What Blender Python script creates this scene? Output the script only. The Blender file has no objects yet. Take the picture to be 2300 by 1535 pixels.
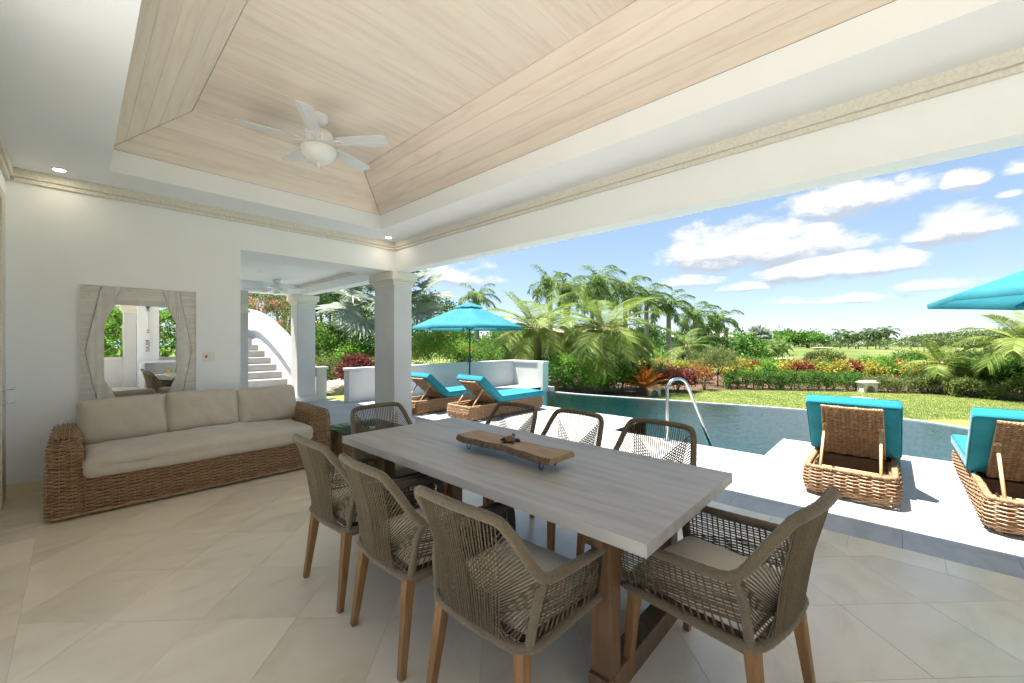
import bpy, math, random
import numpy as np
from math import sin, cos, pi, radians as R, sqrt
from mathutils import Vector, Matrix
random.seed(7); rng = np.random.default_rng(7)
sc = bpy.context.scene
COL = sc.collection
# ------------------------------------------------------------------ camera
F, A, H = 912.0, R(47.0), 1.42            # focal length in photo pixels (2300 wide), heading, eye height
cam = bpy.data.cameras.new('camera'); cam.sensor_width = 36.0; cam.lens = 36.0*F/2300.0
cam.clip_start = 0.02; cam.clip_end = 60000.0
camo = bpy.data.objects.new('camera', cam); COL.objects.link(camo)
camo.location = (0, 0, H); camo.rotation_euler = (pi/2, 0, -A)
sc.camera = camo
# ------------------------------------------------------------------ sun, sky, exposure
SUN = Vector((-0.167, 0.28, 1.0)).normalized()           # towards the sun
sl = bpy.data.lights.new('sun', 'SUN'); sl.energy = 2.05; sl.angle = R(0.5); sl.color = (1.0, 0.95, 0.86)
so = bpy.data.objects.new('sun', sl); COL.objects.link(so); so.location = (0, 0, 30)
so.rotation_euler = SUN.to_track_quat('Z', 'Y').to_euler()
wd = bpy.data.worlds.new('World'); sc.world = wd; wd.use_nodes = True
def build_world():
    nt = wd.node_tree; N = nt.nodes; L = nt.links; N.clear()
    def n(t, **k):
        x = N.new(t)
        for a, b in k.items(): setattr(x, a, b)
        return x
    def m(op, a, b=None, c=None):
        x = n('ShaderNodeMath', operation=op)
        for i, v in enumerate((a, b, c)):
            if v is None: continue
            if isinstance(v, (int, float)): x.inputs[i].default_value = v
            else: L.new(v, x.inputs[i])
        return x.outputs[0]
    sky = n('ShaderNodeTexSky', sky_type='NISHITA', sun_disc=False)
    sky.sun_elevation = math.asin(SUN.z); sky.sun_rotation = math.atan2(SUN.x, SUN.y)
    sky.altitude = 0.0; sky.air_density = 0.6; sky.dust_density = 0.0; sky.ozone_density = 2.0
    tc = n('ShaderNodeTexCoord'); sp = n('ShaderNodeSeparateXYZ'); L.new(tc.outputs['Generated'], sp.inputs[0])
    x, y, z = sp.outputs
    az = m('ARCTAN2', x, y)                               # 0 = +Y, clockwise
    el = m('ARCSINE', z)
    cv = n('ShaderNodeCombineXYZ')
    L.new(m('MULTIPLY', az, 1.0), cv.inputs[0]); L.new(m('MULTIPLY', el, 1.9), cv.inputs[1])
    def fbm(off, scale, det, rough):
        a = n('ShaderNodeVectorMath', operation='ADD'); L.new(cv.outputs[0], a.inputs[0]); a.inputs[1].default_value = (0, off, 3.1)
        t = n('ShaderNodeTexNoise', noise_dimensions='3D'); L.new(a.outputs[0], t.inputs['Vector'])
        t.inputs['Scale'].default_value = scale; t.inputs['Detail'].default_value = det; t.inputs['Roughness'].default_value = rough
        return t.outputs['Fac']
    # the cloud banks seen over the sea: (azimuth, elevation, half width, half height, weight); loose drifts elsewhere
    banks = [(77.8, 11.2, 13.0, 4.3, 1.15), (84.9, 7.9, 9.0, 2.3, 1.1), (86.4, 14.8, 7.4, 3.0, 1.05), (94.6, 10.8, 4.0, 2.5, 1.0), (95.2, 14.7, 2.0, 1.5, .95), (90.8, 16.1, 1.1, .8, .8), (98.4, 14.9, 1.5, 1.1, .85), (97.7, 12.9, .9, .5, .8),
             (70.4, 7.6, 5.2, 1.2, .9), (76.7, 6.6, 3.6, .9, .85), (93.2, 5.4, 4.2, 1.0, .8), (84.5, 4.6, 9.0, .7, .6), (104.0, 17.0, 5.0, 2.5, .9),
             (40.0, 9.0, 9.0, 2.5, .7), (8.0, 12.0, 12.0, 4.0, .9), (-40.0, 15.0, 14.0, 5.0, .9), (-95.0, 11.0, 12.0, 4.0, .9), (125.0, 13.0, 12.0, 4.5, .9), (165.0, 10.0, 14.0, 4.0, .9), (-140.0, 16.0, 14.0, 5.0, .9)]
    def bank_field(de):
        tot = None
        for a0, e0, hw, hh, wt in banks:
            u = m('DIVIDE', m('SUBTRACT', az, R(a0)), R(hw)); v = m('DIVIDE', m('SUBTRACT', m('ADD', el, de), R(e0)), R(hh))
            # flat base: the lower half falls off faster
            v2 = m('MULTIPLY', v, m('ADD', 1.0, m('MULTIPLY', m('LESS_THAN', v, 0.0), 0.5)))
            d = m('ADD', m('MULTIPLY', u, u), m('MULTIPLY', v2, v2))
            g = m('MULTIPLY', m('MAXIMUM', m('SUBTRACT', 1.0, d), -0.6), wt)
            tot = g if tot is None else m('MAXIMUM', tot, g)
        return tot
    n1 = fbm(0.0, 11.0, 9.0, 0.6); n2 = fbm(0.03, 11.0, 6.0, 0.6); n3 = fbm(0.9, 3.0, 5.0, 0.6)
    b1 = bank_field(0.0)
    d1 = m('ADD', m('MULTIPLY', m('SUBTRACT', n1, 0.5), 3.7), m('SUBTRACT', m('MULTIPLY', b1, 1.15), 0.16))
    d1 = m('MAXIMUM', d1, m('SUBTRACT', m('MULTIPLY', n3, 2.4), 1.75))
    mask = n('ShaderNodeMapRange', interpolation_type='SMOOTHSTEP'); L.new(d1, mask.inputs[0]); mask.inputs[1].default_value = -0.05; mask.inputs[2].default_value = 0.85
    # thickness seen from below: bases turn grey-blue, tops stay white
    b2 = bank_field(R(.7)); sh = m('ADD', m('ADD', m('MULTIPLY', m('SUBTRACT', n2, n1), 3.0), m('MULTIPLY', m('SUBTRACT', b2, b1), 3.0)), m('MULTIPLY', d1, 0.12))
    shr = n('ShaderNodeMapRange', interpolation_type='SMOOTHSTEP'); L.new(sh, shr.inputs[0]); shr.inputs[1].default_value = 0.05; shr.inputs[2].default_value = 0.8
    cc = n('ShaderNodeMixRGB'); L.new(shr.outputs[0], cc.inputs[0]); cc.inputs[1].default_value = (1.95, 1.97, 2.0, 1); cc.inputs[2].default_value = (1.12, 1.26, 1.46, 1)
    mf = m('MULTIPLY', mask.outputs[0], m('MINIMUM', 1.0, m('MAXIMUM', 0.0, m('MULTIPLY', el, 14.0))))
    mx = n('ShaderNodeMixRGB'); gm = n('ShaderNodeGamma'); gm.inputs[1].default_value = 0.42; hsv = n('ShaderNodeHueSaturation'); hsv.inputs['Saturation'].default_value = 1.4; L.new(sky.outputs[0], gm.inputs[0]); L.new(gm.outputs[0], hsv.inputs['Color']); L.new(mf, mx.inputs[0]); L.new(hsv.outputs[0], mx.inputs[1]); L.new(cc.outputs[0], mx.inputs[2])
    bg = n('ShaderNodeBackground'); L.new(mx.outputs[0], bg.inputs[0]); bg.inputs[1].default_value = 0.067
    out = n('ShaderNodeOutputWorld'); L.new(bg.outputs[0], out.inputs[0])
build_world()
vs = sc.view_settings; vs.view_transform = 'Standard'; vs.look = 'None'; vs.gamma = 1.0; vs.use_curve_mapping = False
vs.exposure = 3.05
cy = sc.cycles
cy.use_denoising = True; cy.use_adaptive_sampling = True; cy.adaptive_threshold = 0.02
try: cy.denoiser = 'OPENIMAGEDENOISE'
except Exception: pass
cy.max_bounces = 12; cy.diffuse_bounces = 9; cy.glossy_bounces = 4; cy.transmission_bounces = 6; cy.transparent_max_bounces = 12
cy.caustics_reflective = False; cy.caustics_refractive = False; cy.sample_clamp_indirect = 12.0
# ------------------------------------------------------------------ helpers
def G(px, w):                                             # ground position seen along photo column px at depth w
    r = (px-1150.0)/F*w
    return (sin(A)*w+cos(A)*r, cos(A)*w-sin(A)*r)
def zz(py, w): return H-(py-767.0)*w/F
def lin(h):
    h = h.lstrip('#'); c = [int(h[i:i+2], 16)/255.0 for i in (0, 2, 4)]
    return tuple(v/12.92 if v <= .04045 else ((v+.055)/1.055)**2.4 for v in c)
MATS = {}
def mat(name, c1, c2=None, rough=0.6, scale=4.0, detail=5.0, lo=0.35, hi=0.65, stretch=(1, 1, 1), bump=None, rand=0.0, island=0.0, spec=0.5, metal=0.0, trans=0.0, coat=0.0, sheen=0.0, emit=None, subs=None, c3=None, wave=None, tint=0.0, rvar=0.0, bstretch=None, dist=0.0, ring=0.0):
    m = bpy.data.materials.new(name); m.use_nodes = True; nt = m.node_tree; N = nt.nodes; L = nt.links
    b = N['Principled BSDF']; b.inputs['Roughness'].default_value = rough
    b.inputs['Specular IOR Level'].default_value = spec; b.inputs['Metallic'].default_value = metal
    b.inputs['Transmission Weight'].default_value = trans; b.inputs['Coat Weight'].default_value = coat
    if sheen: b.inputs['Sheen Weight'].default_value = sheen
    tc = N.new('ShaderNodeTexCoord'); oi = N.new('ShaderNodeObjectInfo')
    mp = N.new('ShaderNodeMapping'); mp.inputs['Scale'].default_value = stretch
    ad = N.new('ShaderNodeVectorMath'); ad.operation = 'ADD'
    mu = N.new('ShaderNodeMath'); mu.operation = 'MULTIPLY'; mu.inputs[1].default_value = 61.0; L.new(oi.outputs['Random'], mu.inputs[0])
    L.new(tc.outputs['Object'], ad.inputs[0]); L.new(mu.outputs[0], ad.inputs[1]); L.new(ad.outputs[0], mp.inputs[0])
    col = None
    if c2 is not None:
        nz = N.new('ShaderNodeTexNoise'); nz.inputs['Scale'].default_value = scale; nz.inputs['Detail'].default_value = detail; nz.inputs['Roughness'].default_value = 0.62
        nz.inputs['Distortion'].default_value = dist
        L.new(mp.outputs[0], nz.inputs['Vector'])
        fac = nz.outputs['Fac']
        if ring:                                          # contour figure of plain-sawn boards
            rm = N.new('ShaderNodeMath'); rm.operation = 'MULTIPLY'; L.new(fac, rm.inputs[0]); rm.inputs[1].default_value = ring
            rp_ = N.new('ShaderNodeMath'); rp_.operation = 'PINGPONG'; L.new(rm.outputs[0], rp_.inputs[0]); rp_.inputs[1].default_value = 1.0
            n2 = N.new('ShaderNodeTexNoise'); n2.inputs['Scale'].default_value = scale*9; n2.inputs['Detail'].default_value = 4; L.new(mp.outputs[0], n2.inputs['Vector'])
            m3 = N.new('ShaderNodeMath'); m3.operation = 'MULTIPLY_ADD'; L.new(rp_.outputs[0], m3.inputs[0]); m3.inputs[1].default_value = .5; 
            m4 = N.new('ShaderNodeMath'); m4.operation = 'MULTIPLY'; L.new(n2.outputs['Fac'], m4.inputs[0]); m4.inputs[1].default_value = .5; L.new(m4.outputs[0], m3.inputs[2]); fac = m3.outputs[0]
        if wave:                                          # wood figure: bands warped by the noise
            wv = N.new('ShaderNodeTexWave'); wv.wave_type = 'BANDS'; wv.bands_direction = wave[1]
            wv.inputs['Scale'].default_value = wave[0]; wv.inputs['Distortion'].default_value = wave[2]; wv.inputs['Detail'].default_value = 3.0; wv.inputs['Detail Scale'].default_value = wave[3]
            L.new(mp.outputs[0], wv.inputs['Vector'])
            mm = N.new('ShaderNodeMath'); mm.operation = 'MULTIPLY_ADD'; L.new(wv.outputs['Fac'], mm.inputs[0]); mm.inputs[1].default_value = 0.5
            m2 = N.new('ShaderNodeMath'); m2.operation = 'MULTIPLY'; L.new(fac, m2.inputs[0]); m2.inputs[1].default_value = 0.55; L.new(m2.outputs[0], mm.inputs[2])
            fac = mm.outputs[0]
        rp = N.new('ShaderNodeValToRGB'); rp.color_ramp.elements[0].position = lo; rp.color_ramp.elements[1].position = hi
        rp.color_ramp.elements[0].color = (*c1, 1); rp.color_ramp.elements[1].color = (*c2, 1)
        if c3 is not None:
            e = rp.color_ramp.elements.new((lo+hi)/2); e.color = (*c3, 1)
        L.new(fac, rp.inputs[0]); col = rp.outputs[0]
        if rvar:
            mr = N.new('ShaderNodeMapRange'); L.new(fac, mr.inputs[0]); mr.inputs[3].default_value = rough-rvar; mr.inputs[4].default_value = rough+rvar; L.new(mr.outputs[0], b.inputs['Roughness'])
    if rand or island:
        hs = N.new('ShaderNodeHueSaturation')
        if col is None: hs.inputs['Color'].default_value = (*c1, 1)
        else: L.new(col, hs.inputs['Color'])
        src = None
        if rand:
            q = N.new('ShaderNodeMapRange'); L.new(oi.outputs['Random'], q.inputs[0]); q.inputs[3].default_value = 1-rand; q.inputs[4].default_value = 1+rand; src = q.outputs[0]
        if island:
            ge = N.new('ShaderNodeNewGeometry')
            q2 = N.new('ShaderNodeMapRange'); L.new(ge.outputs['Random Per Island'], q2.inputs[0]); q2.inputs[3].default_value = 1-island; q2.inputs[4].default_value = 1+island
            if src:
                k = N.new('ShaderNodeMath'); k.operation = 'MULTIPLY'; L.new(src, k.inputs[0]); L.new(q2.outputs[0], k.inputs[1]); src = k.outputs[0]
            else: src = q2.outputs[0]
            if tint:
                wn = N.new('ShaderNodeTexWhiteNoise'); wn.noise_dimensions = '1D'; L.new(ge.outputs['Random Per Island'], wn.inputs['W'])
                q3 = N.new('ShaderNodeMapRange'); L.new(wn.outputs['Value'], q3.inputs[0]); q3.inputs[3].default_value = 0.5-tint; q3.inputs[4].default_value = 0.5+tint; L.new(q3.outputs[0], hs.inputs['Hue'])
        L.new(src, hs.inputs['Value']); col = hs.outputs[0]
    if col is None: b.inputs['Base Color'].default_value = (*c1, 1)
    else: L.new(col, b.inputs['Base Color'])
    if bump:
        bn = N.new('ShaderNodeTexNoise'); bn.inputs['Scale'].default_value = bump[0]; bn.inputs['Detail'].default_value = 4.0
        if bstretch:
            mp2 = N.new('ShaderNodeMapping'); mp2.inputs['Scale'].default_value = bstretch; L.new(ad.outputs[0], mp2.inputs[0]); L.new(mp2.outputs[0], bn.inputs['Vector'])
        else: L.new(mp.outputs[0], bn.inputs['Vector'])
        bp = N.new('ShaderNodeBump'); bp.inputs['Strength'].default_value = bump[1]; bp.inputs['Distance'].default_value = bump[2] if len(bump) > 2 else 0.005
        L.new(bn.outputs['Fac'], bp.inputs['Height']); L.new(bp.outputs[0], b.inputs['Normal'])
    if emit: b.inputs['Emission Color'].default_value = (*emit[0], 1); b.inputs['Emission Strength'].default_value = emit[1]
    if subs:                                              # thin leaf: light passes through
        tr = N.new('ShaderNodeBsdfTranslucent'); mx = N.new('ShaderNodeMixShader'); mx.inputs[0].default_value = subs
        if col is None: tr.inputs[0].default_value = (*c1, 1)
        else: L.new(col, tr.inputs[0])
        L.new(b.outputs[0], mx.inputs[1]); L.new(tr.outputs[0], mx.inputs[2]); L.new(mx.outputs[0], N['Material Output'].inputs[0])
    MATS[name] = m; return m
def link(o, parent=None):
    COL.objects.link(o)
    if parent is not None: o.parent = parent
    return o
def thing(name, label, cat, loc=(0, 0, 0), rz=0.0, group=None):
    o = bpy.data.objects.new(name, None); o.empty_display_size = 0.1; link(o)
    o.location = loc; o.rotation_euler = (0, 0, rz); o['label'] = label; o['category'] = cat
    if group: o['group'] = group
    return o
def tag(o, label, cat, group=None):
    o['label'] = label; o['category'] = cat
    if group: o['group'] = group
    return o
def kids(o): return [c for c in bpy.data.objects if c.parent == o]
def copy_tree(o, parent=None, _c={}):
    c = o.copy(); link(c, parent)
    for ch in kids(o): copy_tree(ch, c)
    return c
class MB:
    def __init__(s): s.v = []; s.f = []
    def add(s, vs, fs):
        k = len(s.v); s.v.extend([tuple(map(float, p)) for p in vs]); s.f.extend([tuple(i+k for i in q) for q in fs]); return s
    def box(s, x0, x1, y0, y1, z0, z1):
        return s.add([(x0, y0, z0), (x1, y0, z0), (x1, y1, z0), (x0, y1, z0), (x0, y0, z1), (x1, y0, z1), (x1, y1, z1), (x0, y1, z1)],
                     [(0, 3, 2, 1), (4, 5, 6, 7), (0, 1, 5, 4), (1, 2, 6, 5), (2, 3, 7, 6), (3, 0, 4, 7)])
    def beam(s, p, q, a, b, a2=None, b2=None, up=(0, 0, 1)):   # bar from p to q, section a x b (tapering to a2 x b2)
        p = Vector(p); q = Vector(q); d = (q-p).normalized(); u = Vector(up)
        if abs(d.dot(u)) > .98: u = Vector((0, 1, 0))
        sx = d.cross(u).normalized(); sy = sx.cross(d)
        a2 = a if a2 is None else a2; b2 = b if b2 is None else b2
        vs = []
        for o, aa, bb in ((p, a, b), (q, a2, b2)):
            for i, j in ((-1, -1), (1, -1), (1, 1), (-1, 1)): vs.append(o+sx*i*aa/2+sy*j*bb/2)
        return s.add(vs, [(0, 1, 2, 3)[::-1], (4, 5, 6, 7), (0, 1, 5, 4), (1, 2, 6, 5), (2, 3, 7, 6), (3, 0, 4, 7)])
    def prism(s, poly, z0, z1):                            # poly counter-clockwise in XY
        n = len(poly); vs = [(x, y, z0) for x, y in poly]+[(x, y, z1) for x, y in poly]
        return s.add(vs, [tuple(range(n))[::-1], tuple(range(n, 2*n))]+[(i, (i+1) % n, n+(i+1) % n, n+i) for i in range(n)])
    def tube(s, pts, r, n=6, closed=False, cap=True):
        P = np.asarray(pts, float); m = len(P); r = np.full(m, r) if np.isscalar(r) else np.asarray(r, float)
        T = np.empty_like(P)
        if closed: T = np.roll(P, -1, 0)-np.roll(P, 1, 0)
        else: T[1:-1] = P[2:]-P[:-2]; T[0] = P[1]-P[0]; T[-1] = P[-1]-P[-2]
        T /= np.linalg.norm(T, axis=1)[:, None]+1e-12
        u = np.array([0, 0, 1.]) if abs(T[0][2]) < .9 else np.array([1., 0, 0])
        u = u-T[0]*(u@T[0]); u /= np.linalg.norm(u); k = len(s.v); ang = np.arange(n)*2*pi/n; ca, sa = np.cos(ang), np.sin(ang)
        for i in range(m):
            u = u-T[i]*(u@T[i]); u /= np.linalg.norm(u)+1e-12; w = np.cross(T[i], u)
            ring = P[i]+r[i]*(ca[:, None]*u+sa[:, None]*w); s.v.extend(map(tuple, ring.tolist()))
        for i in range(m if closed else m-1):
            a = k+i*n; b = k+((i+1) % m)*n
            for j in range(n): s.f.append((a+j, a+(j+1) % n, b+(j+1) % n, b+j))
        if cap and not closed:
            s.f.append(tuple(range(k, k+n))[::-1]); s.f.append(tuple(range(k+(m-1)*n, k+m*n)))
        return s
    def lathe(s, prof, n=24, c=(0, 0, 0)):
        k = len(s.v)
        for r, z in prof:
            for j in range(n): a = 2*pi*j/n; s.v.append((c[0]+r*cos(a), c[1]+r*sin(a), c[2]+z))
        for i in range(len(prof)-1):
            for j in range(n): a = k+i*n; s.f.append((a+j, a+(j+1) % n, a+n+(j+1) % n, a+n+j))
        s.f.append(tuple(range(k, k+n))[::-1]); k2 = k+(len(prof)-1)*n; s.f.append(tuple(range(k2, k2+n)))
        return s
    def cushion(s, sx, sy, sz, r=0.04, puff=0.0, n=10, c=(0, 0, 0), M=None, crown=None):
        # rounded, slightly swollen box
        hx, hy, hz = sx/2, sy/2, sz/2; r = min(r, hx, hy, hz); vid = {}; k0 = len(s.v); lv = []
        def vert(p):
            key = tuple(np.round(p, 6))
            if key in vid: return vid[key]
            q = np.array(p)*np.array([hx, hy, hz]); inner = np.array([hx-r, hy-r, hz-r]); cl = np.clip(q, -inner, inner); d = q-cl; l = np.linalg.norm(d)
            q2 = cl+(d/l*r if l > 1e-9 else d)
            ex = (1-abs(p[0])**2.6)*(1-abs(p[1])**2.6); q2[2] += np.sign(p[2])*abs(p[2])*puff*ex
            if crown is not None: q2 = crown(q2)
            w = Vector(q2.tolist())
            if M is not None: w = M @ w
            vid[key] = len(lv); lv.append((w[0]+c[0], w[1]+c[1], w[2]+c[2])); return vid[key]
        t = np.sin(np.linspace(-1, 1, n+1)*pi/2)
        fs = []
        for ax in range(3):
            for sg in (-1, 1):
                for i in range(n):
                    for j in range(n):
                        q = []
                        for a, b in ((i, j), (i+1, j), (i+1, j+1), (i, j+1)):
                            p = [0, 0, 0]; p[ax] = sg; p[(ax+1) % 3] = t[a]; p[(ax+2) % 3] = t[b]; q.append(vert(p))
                        fs.append(tuple(q) if sg > 0 else tuple(q[::-1]))
        return s.add(lv, fs)
    def build(s, name, m, parent=None, smooth=False, bevel=0.0, kind=None, loc=None, auto=None):
        me = bpy.data.meshes.new(name); me.from_pydata(s.v, [], s.f); me.update()
        o = bpy.data.objects.new(name, me); link(o, parent)
        if m is not None: me.materials.append(MATS[m] if isinstance(m, str) else m)
        if smooth: me.polygons.foreach_set('use_smooth', [True]*len(me.polygons))
        if auto is not None:
            me.polygons.foreach_set('use_smooth', [True]*len(me.polygons)); me.set_sharp_from_angle(angle=R(auto))
        if bevel:
            b = o.modifiers.new('edge', 'BEVEL'); b.width = bevel; b.segments = 2; b.limit_method = 'ANGLE'; b.angle_limit = R(35)
        if kind: o['kind'] = kind
        if loc: o.location = loc
        return o
def struct(o): o['kind'] = 'structure'; return o
def smooth_path(pts, step, closed=False):                  # Catmull-Rom resampled at even spacing
    P = [np.array(p, float) for p in pts]; n = len(P); out = []
    rngi = range(n if closed else n-1)
    for i in rngi:
        p0 = P[(i-1) % n] if closed or i > 0 else 2*P[0]-P[1]; p1 = P[i]; p2 = P[(i+1) % n]; p3 = P[(i+2) % n] if closed or i+2 < n else 2*P[-1]-P[-2]
        for t in np.linspace(0, 1, 24, endpoint=False):
            out.append(.5*((2*p1)+(-p0+p2)*t+(2*p0-5*p1+4*p2-p3)*t*t+(-p0+3*p1-3*p2+p3)*t**3))
    if not closed: out.append(P[-1])
    else: out.append(out[0])
    out = np.array(out); d = np.r_[0, np.cumsum(np.linalg.norm(np.diff(out, axis=0), axis=1))]
    m = max(2, int(round(d[-1]/step))); t = np.linspace(0, d[-1], m+1)
    if closed: t = t[:-1]
    return np.stack([np.interp(t, d, out[:, k]) for k in range(3)], 1)
# ------------------------------------------------------------------ materials
mat('white_paint', (.845, .868, .90), (.82, .842, .872), rough=.75, scale=1.3, bump=(90, .25, .004), spec=.25)
mat('outdoor_white', (.62, .615, .605), (.555, .55, .54), rough=.8, scale=1.1, bump=(70, .3, .004), spec=.2)
mat('white_gloss', (.80, .80, .80), rough=.35)
mat('grey_blade', (.72, .73, .74), (.66, .67, .68), rough=.45, scale=9, stretch=(1, 8, 1))
mat('coral_stone', (.62, .58, .51), (.74, .71, .645), rough=.9, scale=55, lo=.3, hi=.6, bump=(70, .8, .006), spec=.15)
mat('travertine', (.66, .545, .38), (.80, .71, .57), c3=(.765, .665, .51), rough=.21, scale=1.7, detail=10, lo=.24, hi=.72, stretch=(1, 1.9, 1), rand=.07, bump=(3.0, .05, .004), spec=.5, rvar=.09, dist=.9)
mat('grout', (.52, .44, .33), rough=.9)
mat('terrace_stone', (.37, .365, .36), (.50, .49, .475), c3=(.44, .432, .42), rough=.5, scale=1.6, detail=8, lo=.32, hi=.7, stretch=(.8, 2.6, 1), rand=.04, bump=(30, .12, .003), spec=.3, dist=1.2)
mat('bounce_paving', (.70, .68, .64), (.76, .74, .70), rough=.7, scale=2)  # kept pale so the added courtyard reflects sun indoors
mat('terrace_grout', (.20, .195, .19), rough=.95)
mat('step_stone', (.30, .29, .28), (.39, .38, .37), rough=.5, scale=3, stretch=(1, 3, 1), spec=.3)
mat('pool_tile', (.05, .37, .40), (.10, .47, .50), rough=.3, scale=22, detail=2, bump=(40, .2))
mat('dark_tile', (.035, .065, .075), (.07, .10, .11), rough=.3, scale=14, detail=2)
for nm, st in (('ceiling_wood_x', (.55, 5.5, 5.5)), ('ceiling_wood_y', (5.5, .55, 5.5))):
    mat(nm, (.82, .725, .635), (.735, .625, .535), c3=(.80, .70, .61), rough=.55, scale=1.5, detail=1.5, lo=.30, hi=.85, stretch=st, rand=.035, ring=7.0, spec=.2)
mat('roof_shingle', (.22, .17, .13), (.32, .26, .20), rough=.9, scale=7)
mat('rope', (.115, .089, .057), (.17, .132, .086), rough=.9, scale=190, detail=2, bump=(420, .6, .002), spec=.15, sheen=.2)
mat('rope_cord', (.095, .073, .046), (.15, .116, .075), rough=.9, scale=160, detail=2, island=.12, spec=.15)
mat('teak', (.195, .098, .037), (.30, .162, .066), c3=(.25, .13, .052), rough=.5, scale=3.2, detail=6, stretch=(9, 9, 1), rand=.05, bump=(14, .1, .002), spec=.35)
mat('dark_teak', (.115, .06, .03), (.20, .11, .055), rough=.45, scale=3.2, detail=6, stretch=(9, 9, 1), rand=.06, spec=.4)
mat('table_stone', (.28, .262, .245), (.42, .398, .375), c3=(.37, .35, .33), rough=.42, scale=2.0, detail=10, lo=.28, hi=.72, stretch=(9, 1, 3), bump=(26, .12, .002), spec=.4, bstretch=(8, 1, 1))
mat('plank_wood', (.26, .155, .075), (.38, .245, .125), rough=.6, scale=5, detail=6, stretch=(9, 1, 9), bump=(20, .15))
mat('bark', (.075, .05, .03), (.16, .105, .065), rough=.95, scale=40, bump=(60, .9, .006))
mat('black_iron', (.012, .012, .013), rough=.45, metal=.6)
mat('cushion_beige', (.48, .425, .35), (.55, .495, .415), rough=.9, scale=2.2, detail=7, bump=(6, .55, .03), spec=.15, sheen=.3)
mat('seat_beige', (.58, .53, .45), (.62, .57, .49), rough=.85, scale=5, bump=(9, .12, .01), spec=.2, sheen=.2)
mat('turquoise', (.008, .165, .225), (.016, .215, .28), rough=.9, scale=3.0, detail=8, bump=(7, .5, .03), spec=.2, sheen=.15)
mat('turquoise_seam', (.002, .14, .19), rough=.85)
mat('umbrella_cloth', (.045, .245, .31), (.06, .285, .355), rough=.8, scale=3, bump=(5, .2, .01), subs=.35, spec=.2)
mat('wicker', (.28, .168, .09), (.44, .29, .17), c3=(.36, .225, .125), rough=.5, scale=30, detail=3, island=.16, spec=.35)
mat('wicker_light', (.25, .145, .075), (.39, .25, .145), c3=(.32, .19, .105), rough=.5, scale=30, detail=3, island=.14, spec=.35)
mat('wicker_core', (.10, .055, .03), (.15, .085, .05), rough=.9, scale=20)
mat('rattan', (.55, .36, .17), (.64, .45, .23), rough=.45, scale=12, stretch=(6, 6, 1))
mat('steel', (.62, .62, .62), rough=.22, metal=1.0)
mat('pole_green', (.02, .055, .06), rough=.4, metal=.3)
mat('mirror', (.92, .93, .92), rough=.0, metal=1.0)
mat('whitewash', (.75, .73, .70), (.66, .635, .60), rough=.7, scale=6, detail=6, stretch=(3, 3, 3), island=.09, bump=(40, .2))
mat('twig_brown', (.40, .34, .28), rough=.8)
mat('frosted', (.78, .78, .77), rough=.3)
mat('tortoise_shell', (.09, .035, .015), (.20, .09, .04), rough=.3, scale=60)
mat('tortoise_skin', (.025, .022, .02), rough=.35)
mat('plastic_white', (.78, .77, .74), rough=.4)
mat('red_switch', (.5, .02, .03), rough=.4)
mat('chrome', (.75, .77, .78), rough=.12, metal=1.0)
mat('lamp_glow', (1, 1, 1), emit=((1.0, .84, .60), 9.0))
mat('oar_blue', (.02, .12, .23), rough=.6)
mat('letter_blue', (.02, .085, .20), rough=.6)
mat('rope_tan', (.42, .25, .12), rough=.9)
mat('sand', (.62, .52, .40), (.52, .43, .32), rough=.95, scale=2)
mat('jar_yellow', (.62, .42, .03), rough=.3)
mat('mulch', (.06, .034, .02), (.15, .09, .055), rough=.95, scale=14, detail=6, bump=(30, 1.0, .03))
mat('rock', (.20, .175, .15), (.42, .38, .33), rough=.95, scale=5, bump=(9, 1.0, .05))
mat('lawn_grass', (.13, .185, .045), (.27, .29, .10), c3=(.20, .245, .07), rough=.9, scale=2.2, detail=10, lo=.32, hi=.68, bump=(60, .9, .03), spec=.1)
mat('turf', (.10, .135, .042), (.21, .21, .10), c3=(.145, .175, .06), rough=.95, scale=.055, detail=9, lo=.36, hi=.68, spec=.05)
mat('sea', (.16, .30, .42), rough=.25)
mat('stone_pale', (.62, .58, .52), (.50, .46, .40), rough=.9, scale=12, bump=(30, .4))
mat('bronze_letters', (.1, .07, .05), rough=.5)
def water_material():
    m = bpy.data.materials.new('pool_water'); m.use_nodes = True; nt = m.node_tree; N = nt.nodes; L = nt.links; N.clear()
    out = N.new('ShaderNodeOutputMaterial'); mx = N.new('ShaderNodeMixShader'); fr = N.new('ShaderNodeFresnel'); fr.inputs[0].default_value = 1.33
    tr = N.new('ShaderNodeBsdfTransparent'); tr.inputs[0].default_value = (.58, .94, .94, 1); gl = N.new('ShaderNodeBsdfGlossy'); gl.inputs['Roughness'].default_value = .03
    tc = N.new('ShaderNodeTexCoord'); mp = N.new('ShaderNodeMapping'); mp.inputs['Rotation'].default_value = (0, 0, .5); mp.inputs['Scale'].default_value = (1, 1.9, 1)
    n1 = N.new('ShaderNodeTexNoise'); n1.inputs['Scale'].default_value = 5.5; n1.inputs['Detail'].default_value = 4; n1.inputs['Distortion'].default_value = .6
    bp = N.new('ShaderNodeBump'); bp.inputs['Strength'].default_value = .22; bp.inputs['Distance'].default_value = .05
    L.new(tc.outputs['Object'], mp.inputs[0]); L.new(mp.outputs[0], n1.inputs['Vector']); L.new(n1.outputs['Fac'], bp.inputs['Height'])
    for s in (fr, gl): L.new(bp.outputs[0], s.inputs['Normal'])
    L.new(fr.outputs[0], mx.inputs[0]); L.new(tr.outputs[0], mx.inputs[1]); L.new(gl.outputs[0], mx.inputs[2]); L.new(mx.outputs[0], out.inputs[0]); MATS['pool_water'] = m
water_material()
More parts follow.
